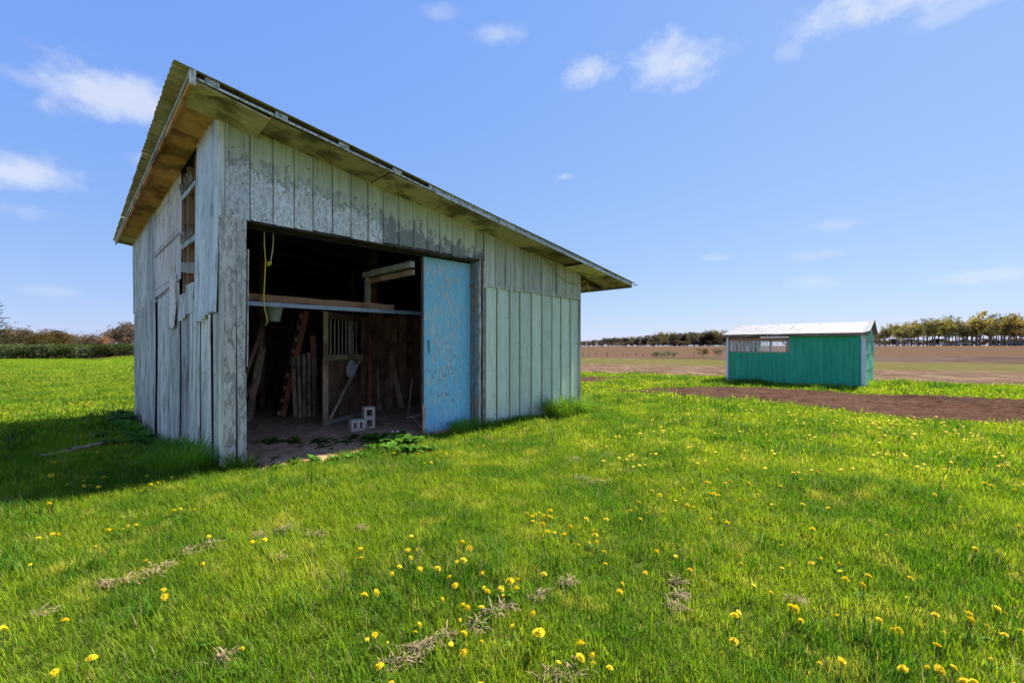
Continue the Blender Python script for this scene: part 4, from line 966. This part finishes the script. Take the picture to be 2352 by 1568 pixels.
for i, (b, h_) in enumerate(((5.75, .75), (6.6, .85), (5.1, .6))):
    p = W(-.22, b); p.z = H(p.x, p.y); mb = MB()
    mb.tube([p, p+Vector((.03, -.02, h_*.5)), p+Vector((-.05, .02, h_))], [.009, .006, .002], 5); mb.tube([p+Vector((.02, -.01, h_*.4)), p+Vector((.12, .03, h_*.8))], [.005, .002], 4)
    solo(mb, 'dry_stalk', M['tan_wood'], ('tall dry stalk against the side wall seam', 'tallest dry stalk near the far end of the side wall', 'shorter forked dry stalk by the side wall')[i], 'stalk')
# half-buried board in the shaded grass
pA, pB = G(98, 1052), G(232, 1026)
solo(MB().beam(pA+Vector((0, 0, .03)), pB+Vector((0, 0, .07)), .16, .05, (0,0,1), 8, .012), 'buried_board', M['tan_wood'], 'rotten board lying in the shaded grass beside the shed', 'board')
# clumps of dried clippings lying on the lawn
dry_spots = [(648, 1217, .13), (722, 1228, .09), (590, 1232, .07), (480, 1252, .13), (430, 1268, .11), (372, 1300, .10), (343, 1318, .10), (288, 1333, .09), (240, 1342, .08), (826, 1213, .07), (1368, 1108, .30), (1330, 1098, .16), (1155, 1400, .10), (1128, 1408, .07),
    (1237, 1368, .07), (1302, 1338, .10), (1092, 1440, .08), (955, 1492, .10), (915, 1520, .11), (985, 1482, .06), (1285, 1552, .13), (1320, 1545, .08), (1553, 1338, .06), (1550, 1395, .07), (1560, 1368, .06), (1826, 1376, .06), (1440, 1082, .14), (1320, 1055, .13), (1390, 1045, .12), (1490, 995, .2), (515, 1510, .08), (95, 1412, .06), (640, 1282, .05), (1022, 1462, .04)]
ORD = ('first', 'second', 'third', 'fourth', 'fifth', 'sixth', 'seventh', 'eighth', 'ninth', 'tenth', 'eleventh', 'twelfth', 'thirteenth', 'fourteenth')
dry_label = {}
for zone, txt in ((lambda u, v: u < 900 and v < 1350, '%s clump from the left in the broken line of clippings below the door post'),
                  (lambda u, v: v < 1150, '%s clump from the left of those lying out before the pale green wall'),
                  (lambda u, v: 880 < u < 1340 and v > 1330, '%s clump from the left in the slanting line of clippings in the nearest lawn'),
                  (lambda u, v: True, '%s loose clump from the left lying apart in the nearest lawn')):
    for n_, i in enumerate(sorted((i for i in range(len(dry_spots)) if i not in dry_label and zone(*dry_spots[i][:2])), key=lambda i: dry_spots[i][0])): dry_label[i] = txt % ORD[n_]
for i, (u, v, r_) in enumerate(dry_spots):
    r_ *= .56; p = G(u, v, .02); mb = MB(); ra = random.uniform(-.3, .6)
    for k in range(int(30+420*r_)):
        rr = r_*math.sqrt(random.random()); t = random.uniform(0, 6.283); c = Vector((rr*math.cos(t)*1.3, rr*math.sin(t)*.6, .008+.045*random.random()*(1-rr/r_*.7)))
        h_ = random.uniform(0, 6.283); l = random.uniform(.03, .09); d = Vector((math.cos(h_), math.sin(h_), random.uniform(-.3, .4)))*l
        n_ = Vector((-math.sin(h_), math.cos(h_), .3))*.0028
        m_ = c+d*.5+Vector((0, 0, .01)); e_ = c+d
        mb.add([c-n_, c+n_, m_+n_, m_-n_, e_+n_*.4, e_-n_*.4], [(0, 1, 2, 3), (3, 2, 4, 5)])
    o = mb.build('dry_grass_clump', M['dry']); o.location = p; o.rotation_euler = (0, 0, ra)
    tag(o, dry_label[i], 'grass clump', 'dried clippings on the lawn')

# ------------------------------------------------------------------ dandelions
def head_mesh(nlay, npet, r, name):
    mb = MB()
    for l in range(nlay):
        rl = r*(1-.25*l); up = .10+.42*l
        for k in range(npet):
            t = 2*math.pi*(k+.5*(l % 2)+random.uniform(-.2, .2))/npet; d = Vector((math.cos(t), math.sin(t), 0)); s_ = Vector((-d.y, d.x, 0))*r*.13
            a_ = d*r*.08+Vector((0, 0, .003*l)); m_ = d*rl*.62+Vector((0, 0, r*up*.55)); e_ = d*rl*random.uniform(.9, 1.08)+Vector((0, 0, r*up*.5))
            mb.add([a_, m_-s_, e_, m_+s_], [(0, 1, 2, 3)])
    n = 10; V = [(0, 0, r*.42)]+[(r*.55*math.cos(2*math.pi*k/n), r*.55*math.sin(2*math.pi*k/n), r*.22) for k in range(n)]+[(r*.3*math.cos(2*math.pi*k/n), r*.3*math.sin(2*math.pi*k/n), -r*.25) for k in range(n)]
    mb.add(V, [(0, 1+k, 1+(k+1) % n) for k in range(n)]+[(1+k, 11+k, 11+(k+1) % n, 1+(k+1) % n) for k in range(n)])
    return mb.mesh(name, M['petal'])
heads = [head_mesh(3, 17, .022, 'flower_head') for _ in range(4)]+[head_mesh(2, 11, .017, 'flower_head') for _ in range(2)]+[head_mesh(4, 19, .025, 'flower_head')]
def stem_mesh(h_):
    return MB().tube([(0, 0, -.02), (.004, .002, h_*.5), (0, 0, h_)], .0022, 5).mesh('stem', M['stem'])
stems = [stem_mesh(h_) for h_ in (.055, .075, .095)]; SH = (.055, .075, .095)
def rosette_mesh():
    mb = MB()
    for k in range(8):
        t = 6.283*k/8+random.uniform(-.3, .3); l = random.uniform(.035, .075); dx, dy = math.cos(t), math.sin(t); V = []
        for j, q_ in enumerate((0, .25, .5, .75, 1)):
            wd = (.002, .005, .004, .007, .001)[j]; V += [(dx*l*q_-dy*wd, dy*l*q_+dx*wd, .008+l*.9*q_-l*.6*q_*q_), (dx*l*q_+dy*wd, dy*l*q_-dx*wd, .008+l*.9*q_-l*.6*q_*q_)]
        mb.add(V, [(2*j, 2*j+1, 2*j+3, 2*j+2) for j in range(4)])
    return mb.mesh('leaf_rosette', M['weed'])
rosettes = [rosette_mesh() for _ in range(3)]
def far_mesh():
    mb = MB(); n = 9; r = .024; V = [(0, 0, .085)]+[(r*math.cos(2*math.pi*k/n)*(1 if k % 2 else .8), r*math.sin(2*math.pi*k/n)*(1 if k % 2 else .8), .076) for k in range(n)]+[(.006, 0, .06), (-.006, 0, .06)]
    mb.add(V, [(0, 1+k, 1+(k+1) % n) for k in range(n)]+[(1+k, 10 if k < 5 else 11, 1+(k+1) % n) for k in range(n)])
    return mb.mesh('dandelion', M['petal'])
farm = far_mesh()
Z4 = [(1595,12),(1695,12),(1663,43),(1640,73),(1795,43),(1807,68),(1782,85),(1743,72),(1714,98),(1640,130),(1730,155),(2115,107),(2290,100),(2050,133),(2268,167),(1972,182),(2177,217),(1773,207),(1835,215),(1917,258),(2192,255),(2008,290),(2045,283),(2140,292),(2205,318),(2273,400),(2278,492),(123,370),(128,438),(568,262),(617,370),(538,385),(565,420),(465,492),(398,590),(645,532),(805,542),(905,622),(958,678),(1018,318),(1085,370),(972,470),(1030,470),(1135,457),(1196,602),(1210,697),(1243,765),(1362,705),(1378,750),(1442,670),(1508,610),(1494,706),(1742,577),(155,762),(262,757),(840,800),(1025,850),(1065,875),(1000,920),(1188,897),(1645,945),(605,1040),(640,1025),(180,1130),(248,1112),(358,1182),(1035,1097),(1188,1142),(920,1192),(1460,1057),(1713,1105),(1690,1140),(2063,1187),(1035,1305),(1870,1320),(2060,1335),(2170,1290),(2180,1345),(290,1415),(398,1465),(1188,1525),(1562,1512),(2320,1370)]
Z5 = [(1535,33),(1595,18),(1715,2),(1127,152),(1197,150),(1085,195),(960,208),(460,230),(515,233),(340,283),(840,337),(1840,250),(2335,277),(2225,315),(1285,478),(1315,450),(1790,512),(268,480),(1440,700),(1450,810),(570,1000),(20,1045),(40,1095),(2135,1197),(810,1335),(480,1440)]
Z6 = [(247,718),(316,735),(357,740),(183,828),(437,810),(52,865),(37,932),(155,530),(557,513),(652,543),(190,478),(100,483),(145,425),(135,403),(222,362),(265,385),(318,367),(282,460),(423,440),(447,405),(458,455),(355,423),(403,362),(172,300),(527,310),(545,318),(507,310),(450,305),(613,335),(640,328),(672,313),(575,385),(600,398),(560,378),(755,393),(727,421),(840,345),(830,374),(953,398),(908,437),(1085,437),(1230,465),(957,334),(777,318),(692,198),(653,240),(860,228),(1032,272),(1072,281),(1165,250),(1140,588),(1080,537),(1563,585),(963,658),(725,720),(732,752),(1010,763),(1143,743),(1188,748),(1133,773),(1290,775),(968,800),(1297,827),(1330,863),(1460,843),(1700,857),(1427,905),(1683,960),(1500,958),(805,897),(903,957),(1020,1027),(1048,1058),(718,1067),(697,1085),(1280,1063),(1072,1100),(690,1215),(620,1258),(1180,1322),(1307,1362),(1845,1065),(1753,1097),(1600,1120),(1522,1095),(1635,1178),(1890,1165),(1855,1265),(1800,1348),(1660,1373),(1867,1393),(2065,1447),(2008,1440),(1950,1350),(2165,1283),(2240,1162),(2048,1122),(2140,1110),(2037,1077),(2195,1050),(2245,1037),(2297,1440),(2335,1157),(2073,703),(2255,755),(1863,768),(1985,435),(1920,410),(1840,392),(2320,560),(1790,440),(1690,247),(1745,225),(1785,278),(1870,228),(1960,245),(2035,250),(2120,238),(2130,327),(2165,340),(2220,222),(2290,238),(2245,307),(2315,318),(2300,365),(1900,333),(2140,175)]
Z7 = [(163,995),(553,1080),(430,1137),(400,1140),(575,1193),(425,1227),(400,1328),(602,1320),(655,1365),(655,1405),(705,1400),(525,1385),(815,1328),(842,1335),(770,1413),(1235,1345),(1155,1332),(1180,1385),(1345,1322),(1205,1265),(1085,1035),(1125,1067),(975,1068),(870,1073),(765,1143),(1100,1435),(705,1478),(385,1545)]
Z9 = [(960,1042),(985,1048),(1005,1052),(980,1020),(1025,1042),(1040,1048),(975,1062),(905,1042),(925,1040),(1012,1038),(990,1060),(1098,1018),(1085,1010),(1110,1022)]
def zc(l, x0, y0, s_): return [((x0+s_*x)/1.6327, (y0+s_*y)/1.6327) for x, y in l]
spots = zc(Z4, 1300, 1900, .4252)+zc(Z5, 0, 1900, .4252)+zc(Z6, 2300, 1600, .6548)+zc(Z7, 0, 1150, .4785)+Z9
def dlabel(u, v, p):
    a, b = local(p.x, p.y)
    if a < .1 and b > -.6 and v < 1170: return 'yellow dandelion in the shaded grass beside the side wall', 'dandelions in the shade of the shed'
    if b > -1.3 and .5 < a < 4.7: return 'yellow dandelion in the thick patch in front of the blue door', 'dandelions by the blue door'
    if v > 1290: return ('yellow dandelion in the nearest lawn, below the line of clippings' if u < 850 else 'yellow dandelion in the nearest lawn in the middle of the view' if u < 1500 else 'yellow dandelion in the nearest lawn at the right of the view'), 'dandelions in the near lawn'
    return ('yellow dandelion in the lawn between the door post and the clippings' if u < 1000 else 'yellow dandelion in the open lawn before the pale green wall' if u < 1750 else 'yellow dandelion in the lawn towards the tilled bed'), 'dandelions in the open lawn'
cnt = 0; placed = []
for u, v in spots:
    k = random.randrange(3); p = G(u, v, SH[k]+.01); a, b = local(p.x, p.y)
    if in_shed(a, b, .02): continue
    lab, grp = dlabel(u, v, p); placed.append((p.x, p.y)); cnt += 1
    s_ = random.choice((.65, .85, 1.0, 1.0, 1.15, 1.25))*(1.0 if p.y > 5 else 1)
    if p.y < 7.5:
        o = thing('dandelion', lab, 'dandelion', p, random.uniform(0, 6.28), grp); o.scale = (s_,)*3
        link('stem', stems[k], o); random.random() < .3 and link('leaf_rosette', rosettes[cnt % 3], o); h_ = link('flower_head', random.choice(heads), o); h_.location = (0, 0, SH[k]); h_.rotation_euler = (random.gauss(.15, .45), random.gauss(0, .45), 0)
    else:
        o = link('dandelion', farm); tag(o, lab, 'dandelion', grp); o.location = p; o.scale = (s_*1.15,)*3; o.rotation_euler = (random.uniform(-.2, .2), random.uniform(-.2, .2), random.uniform(0, 6))
# further ones in drifts towards the beds and over the far lawn, the larger as flowers of their own, the rest as one mass
far_pts = []
def drift(u0, u1, v0, v1, n, clump=5):
    while n > 0:
        cu, cv = random.uniform(u0, u1), random.uniform(v0, v1)
        for _ in range(min(n, random.randint(1, clump))):
            u, v = cu+random.gauss(0, 22), cv+random.gauss(0, 4); n -= 1
            if not (u0-30 < u < u1+30 and v0-3 < v < v1+4): continue
            p = G(u, v, .07)
            if bool(grass_ok(np.array([p.x]), np.array([p.y]))[0]): far_pts.append((u, v, p))
drift(1340, 2352, 925, 1010, 120); drift(1334, 1660, 866, 905, 190, 7); drift(1900, 2352, 960, 1010, 80, 6); drift(2010, 2352, 892, 918, 60, 6); drift(1500, 2352, 912, 985, 120, 7)
drift(100, 305, 850, 940, 70, 4); drift(0, 305, 880, 1000, 26, 2); drift(1360, 2352, 1010, 1080, 60, 4)
far_pts.sort(key=lambda q: q[2].y)
mass = MB()
for i, (u, v, p) in enumerate(far_pts):
    s_ = random.uniform(.7, 1.2)*(1.1 if p.y > 12 else .95)
    if cnt < 300:
        cnt += 1; o = link('dandelion', farm); o.location = p; o.scale = (s_,)*3; o.rotation_euler = (random.uniform(-.2, .2), random.uniform(-.2, .2), random.uniform(0, 6))
        tag(o, 'small yellow dandelion among the drifts along the tilled bed', 'dandelion', 'dandelions along the tilled bed')
    else:
        c_ = math.cos(i); sn = math.sin(i)
        mass.add([(p.x+(q_.co.x*c_-q_.co.y*sn)*s_, p.y+(q_.co.x*sn+q_.co.y*c_)*s_, p.z+q_.co.z*s_) for q_ in farm.vertices], [tuple(f.vertices) for f in farm.polygons])
tag(mass.build('dandelion_drifts', M['petal']), 'scattered drifts of tiny far yellow dandelions', 'dandelions', kind='stuff')
print('dandelions', cnt, len(far_pts))

# ------------------------------------------------------------------ trees, hedge, fence
def tree_meshes(h_, spread, crown0, nleaf, leaf, trunk_r, mleaf, mbark, limbs=7, flat=1.0, twigs=0):
    """tapered trunk with limbs, crown of many small leaf clumps gathered round the limb ends"""
    tb = MB(); ctr = []
    bend = random.uniform(-.4, .4)
    tb.tube([(0, 0, -.3), (bend*.3, 0, h_*.35), (bend, bend*.4, h_*.68), (bend*.8, bend*.5, h_*.92)], [trunk_r, trunk_r*.75, trunk_r*.45, trunk_r*.12], 7)
    for k in range(limbs):
        z0 = h_*random.uniform(crown0*.8, .75); t = random.uniform(0, 6.283); l = spread*random.uniform(.5, 1.0); up = random.uniform(.25, .8)
        s_ = Vector((bend*z0/h_, 0, z0)); m_ = s_+Vector((math.cos(t)*l*.5, math.sin(t)*l*.5, l*up*.4)); e_ = s_+Vector((math.cos(t)*l, math.sin(t)*l, l*up*1.1))
        if e_.z > h_: e_.z = h_*random.uniform(.9, 1)
        tb.tube([s_, m_, e_], [trunk_r*.4, trunk_r*.25, trunk_r*.07], 5); ctr += [e_, (m_+e_)/2, m_]
        for _ in range(twigs):
            b_ = m_.lerp(e_, random.random()); tb.tube([b_, b_+Vector((random.gauss(0, .5), random.gauss(0, .5), random.uniform(.3, 1.2)))*spread*.3], [trunk_r*.1, trunk_r*.03], 3)
    for _ in range(max(4, limbs)):
        t = random.uniform(0, 6.283); r_ = spread*random.uniform(.1, .75); ctr.append(Vector((r_*math.cos(t), r_*math.sin(t), h_*random.uniform(max(crown0, .45), .98))))
    cb = MB()
    for k in range(nleaf):
        c = random.choice(ctr); d = Vector((random.gauss(0, 1), random.gauss(0, 1), random.gauss(0, .8)*flat))*spread*.2
        p = c+d
        if p.z < h_*crown0*.7: p.z = h_*crown0*random.uniform(.7, 1.1)
        if p.z > h_*1.03: p.z = h_*random.uniform(.9, 1.03)
        s_ = leaf*random.uniform(.5, 1.3); n1 = Vector((random.gauss(0, 1), random.gauss(0, 1), random.gauss(0, 1))).normalized(); n2 = n1.orthogonal().normalized()
        cb.add([p-n1*s_, p+n2*s_*.6, p+n1*s_, p-n2*s_*.5], [(0, 1, 2, 3)])
    return tb.mesh('trunk', mbark), cb.mesh('crown', mleaf)
def plant_tree(name, ms, p, s_, label, group, rz=None, sz=None):
    o = thing(name, label, 'tree' if 'tree' in name else 'shrub', p, random.uniform(0, 6.28) if rz is None else rz, group); o.scale = (s_, s_, sz or s_)
    link('trunk', ms[0], o); link('crown', ms[1], o); return o
wood_gold = [tree_meshes(11, 2.7, .50, 950, .34, .24, M['leaf_gold'], M['bark_pale'], 9) for _ in range(5)]+[tree_meshes(11, 2.6, .50, 520, .30, .2, M['leaf_gold'], M['bark_pale'], 9, 1, 2) for _ in range(2)]
wood_bare = [tree_meshes(10, 2.0, .45, 160, .22, .17, M['leaf_brown'], M['bark_pale'], 9, 1, 4) for _ in range(3)]
scrub = [tree_meshes(6, 2.4, .12, 1300, .20, .10, M['leaf_brown'], M['bark'], 9, 1, 3) for _ in range(3)]+[tree_meshes(5.6, 2.0, .15, 1000, .19, .10, M['leaf_rust'], M['bark'], 8, 1, 2)]+[tree_meshes(7, 1.9, .25, 260, .16, .10, M['leaf_brown'], M['bark'], 10, 1, 7) for _ in range(2)]
farw = [tree_meshes(9, 3.8, .04, 1100, .45, .16, M['leaf_dark'], M['bark'], 8) for _ in range(4)]+[tree_meshes(9.5, 3.2, .1, 700, .42, .16, M['leaf_gold'], M['bark'], 8)]
shrub = [tree_meshes(2.2, 1.7, .05, 900, .13, .05, M['leaf_green'], M['bark'], 8, .8) for _ in range(4)]
low_shrub = [tree_meshes(2.9, 2.0, .03, 620, .2, .05, M['leaf_brown'], M['bark'], 7, .9, 3) for _ in range(3)]
def gz(x, y, d=0.0): return Vector((x, y, H(x, y)-d))
# wood on the rise beyond the field shed
for r_ in range(5):
    Yr = 158+r_*8
    for k in range(23):
        u = 2020+k*18+random.uniform(-9, 9)-r_*3; Yt = Yr+random.uniform(-3, 3)-(u-2020)*.035
        prof = .70+.30*min(1, max(0, (u-2000)/160)); bare = random.random() < (.55 if u < 2062 else .12)
        p = gz((u-C_U)/F_PX*Yt, Yt)
        plant_tree('woodland_tree', random.choice(wood_bare if bare else wood_gold), p, (.83 if bare else .92)*prof*random.uniform(.78, 1.12), (('thin bare pale-trunked tree' if bare else 'golden-leaved tall tree')+(' in the front row of' if r_ == 0 else ' deep in')+' the wood, '+('behind the field shed' if u < 2110 else 'in its middle stretch' if u < 2230 else 'by the grey log heap')), 'wood beyond the ploughed field', None, (.92)*prof*random.uniform(.72, 1.1))
for k in range(56):
    u = 2008+k*7.2+random.uniform(-4, 4); Yt = 176+random.uniform(-8, 22); p = gz((u-C_U)/F_PX*Yt, Yt)
    plant_tree('undergrowth_shrub', random.choice(low_shrub), p, random.uniform(.5, 1.05), 'dark bare shrub in the undergrowth of the wood, '+('close behind the field shed' if u < 2110 else 'in its middle stretch' if u < 2230 else 'by the grey log heap'), 'undergrowth of the wood')
# tree line on the skyline between the sheds
for k in range(64):
    u = 1328+k*5.6+random.uniform(-3, 3); Yt = 285+random.uniform(-8, 22); p = gz((u-C_U)/F_PX*Yt, Yt)
    hs = .40+.62*min(1, max(0, (u-1330)/260))*random.uniform(.86, 1.1)+.06*math.sin(u*.05)
    i = random.randrange(4) if random.random() < .8 else 4
    plant_tree('skyline_tree', farw[i], p, hs, ('dark brown' if i < 4 else 'golden-leaved')+(' low tree at the old shed end of the far tree line' if u < 1440 else ' tree in the middle of the far tree line' if u < 1560 else ' tall tree at the field shed end of the far tree line'), 'far tree line')
for k in range(52):
    u = 1328+k*6.6+random.uniform(-3, 3); Yt = 276+random.uniform(-3, 10); p = gz((u-C_U)/F_PX*Yt, Yt)
    plant_tree('undergrowth_shrub', random.choice(low_shrub), p, random.uniform(.7, 1.1)*(.6+.5*min(1, (u-1328)/200)), 'brown shrub at the foot of the far tree line, '+('at the old shed end' if u < 1440 else 'midway along' if u < 1560 else 'at the field shed end'), 'undergrowth of the far tree line')
# scrub and hedge beyond the lawn on the other side of the old shed
for r_ in range(3):
    for k in range(17):
        u = -22+k*20+random.uniform(-7, 7); Yt = 84+r_*7+random.uniform(-2, 2); p = gz((u-C_U)/F_PX*Yt, Yt)
        i = 3 if (abs(u-235) < 12 and r_ < 2) else random.choice((0, 1, 2, 4, 5) if u < 120 else (0, 1, 4, 4, 5, 5, 2))
        hs = (.74+.16*math.sin(u*.02+1)+(.10 if u > 120 else 0))*random.uniform(.88, 1.1)
        plant_tree('scrub_tree', scrub[i], p, hs, ('rust-coloured scrub tree behind the hedge' if i == 3 else 'bare twiggy brown tree sticking up behind the hedge' if i > 3 else 'dense brown scrub tree behind the hedge')+(' near the spruce' if u < 80 else ', midway along' if u < 190 else ', close to the old shed'), 'scrub behind the hedge')
for r_ in range(2):
    for k in range(24):
        u = -20+k*14.5+random.uniform(-3, 3); Yt = 73+r_*2.4+random.uniform(-.6, .6); p = gz((u-C_U)/F_PX*Yt, Yt)
        plant_tree('hedge_shrub', random.choice(shrub), p, random.uniform(.82, 1.08)*(.92 if u > 200 else 1), ('rounded olive green shrub in the %s row of the hedge, %s' % (('front', 'rear')[r_], 'under the spruce' if u < 70 else 'midway along' if u < 190 else 'nearest the old shed')), 'hedge beyond the lawn')
# spruce just reaching into the picture
sp_t = MB().tube([(0, 0, -.3), (0, 0, 4.5), (.05, 0, 9.5)], [.2, .13, .02], 8).mesh('trunk', M['bark']); cb = MB()
for k in range(70):
    z0 = .9+8.3*(k/70)**.9; t = k*2.4; l = (9.6-z0)*.33*random.uniform(.8, 1.1)+.15
    for j in range(34):
        q_ = (j+random.random())/34; c = Vector((math.cos(t)*l*q_, math.sin(t)*l*q_, z0-.28*l*q_+.3*l*q_*q_)); s_ = random.uniform(.12, .26)*(1.15-q_*.6)
        d = Vector((math.cos(t)+random.gauss(0, .6), math.sin(t)+random.gauss(0, .6), random.gauss(0, .35))).normalized()*s_*1.5; n_ = d.orthogonal().normalized()*s_*.35
        cb.add([c, c+d*.5+n_, c+d, c+d*.5-n_], [(0, 1, 2, 3)])
o = thing('spruce_tree', 'dark spruce whose branch tips reach in above the hedge at the edge', 'tree', gz(-63.3, 55.5)); link('trunk', sp_t, o); link('crown', cb.mesh('crown', M['needle']), o)
# fence posts, shrubs and brush along the far field edge
zx = lambda x: (2100+.3189*x)/1.6327
for k, x in enumerate((270, 340, 430, 560, 740, 790, 900, 975, 1105, 1230, 1330, 1575)):
    u = zx(x); Yt = 68.0; p = gz((u-C_U)/F_PX*Yt, Yt)
    o = MB().beam((0, 0, -.1), (random.uniform(-.04, .04), 0, random.uniform(.5, .8)), .07, .07, (0,1,0), 3, .01).build('fence_post', M['bark_pale'] if k % 3 else M['bark']); o.location = p
    tag(o, 'weathered grey fence post along the edge of the ploughed field', 'fence post', 'fence posts along the field')
for u, s_, i, lab in ((zx(1120), .42, 0, 'low green bush in the fence line, nearest the old shed'), (zx(1270), .5, 1, 'pointed green bush in the middle of the fence line'), (zx(1340), .36, 2, 'small green bush in the fence line'), (zx(1190), .38, 3, 'flat green bush in the fence line')):
    plant_tree('fence_shrub', shrub[i], gz((u-C_U)/F_PX*67, 67), s_*.9, lab, 'bushes in the fence line', None, s_*.75)
for u, lab in ((zx(1680), 'brown leafless bush in the fence line, left of two'), (zx(1870), 'brown leafless bush close to the field shed wall')):
    plant_tree('fence_shrub', low_shrub[0], gz((u-C_U)/F_PX*66, 66), .4, lab, 'bushes in the fence line')
for k, (u, l) in enumerate(((2180, 5), (2200, 4), (2215, 5), (2310, 6), (2322, 5), (2335, 6), (2345, 4), (2145, 3))):
    Yt = 150-(u-2020)*.03; p = gz((u-C_U)/F_PX*Yt, Yt); t = random.uniform(-.4, .4); d = Vector((math.cos(t), math.sin(t), 0))*l*.5
    solo(MB().tube([p-d+Vector((0, 0, .2)), p+Vector((0, 0, .4+.25*(k % 3))), p+d+Vector((0, 0, .25+.7*(k % 2)))], [.28, .22, .1], 6), 'fallen_log', M['grey_log'], 'grey fallen log in the brush heap at the foot of the wood' if u > 2300 else 'grey fallen log at the edge of the wood, mid row', 'log', 'fallen logs at the edge of the wood')
print('objects', len(bpy.data.objects))
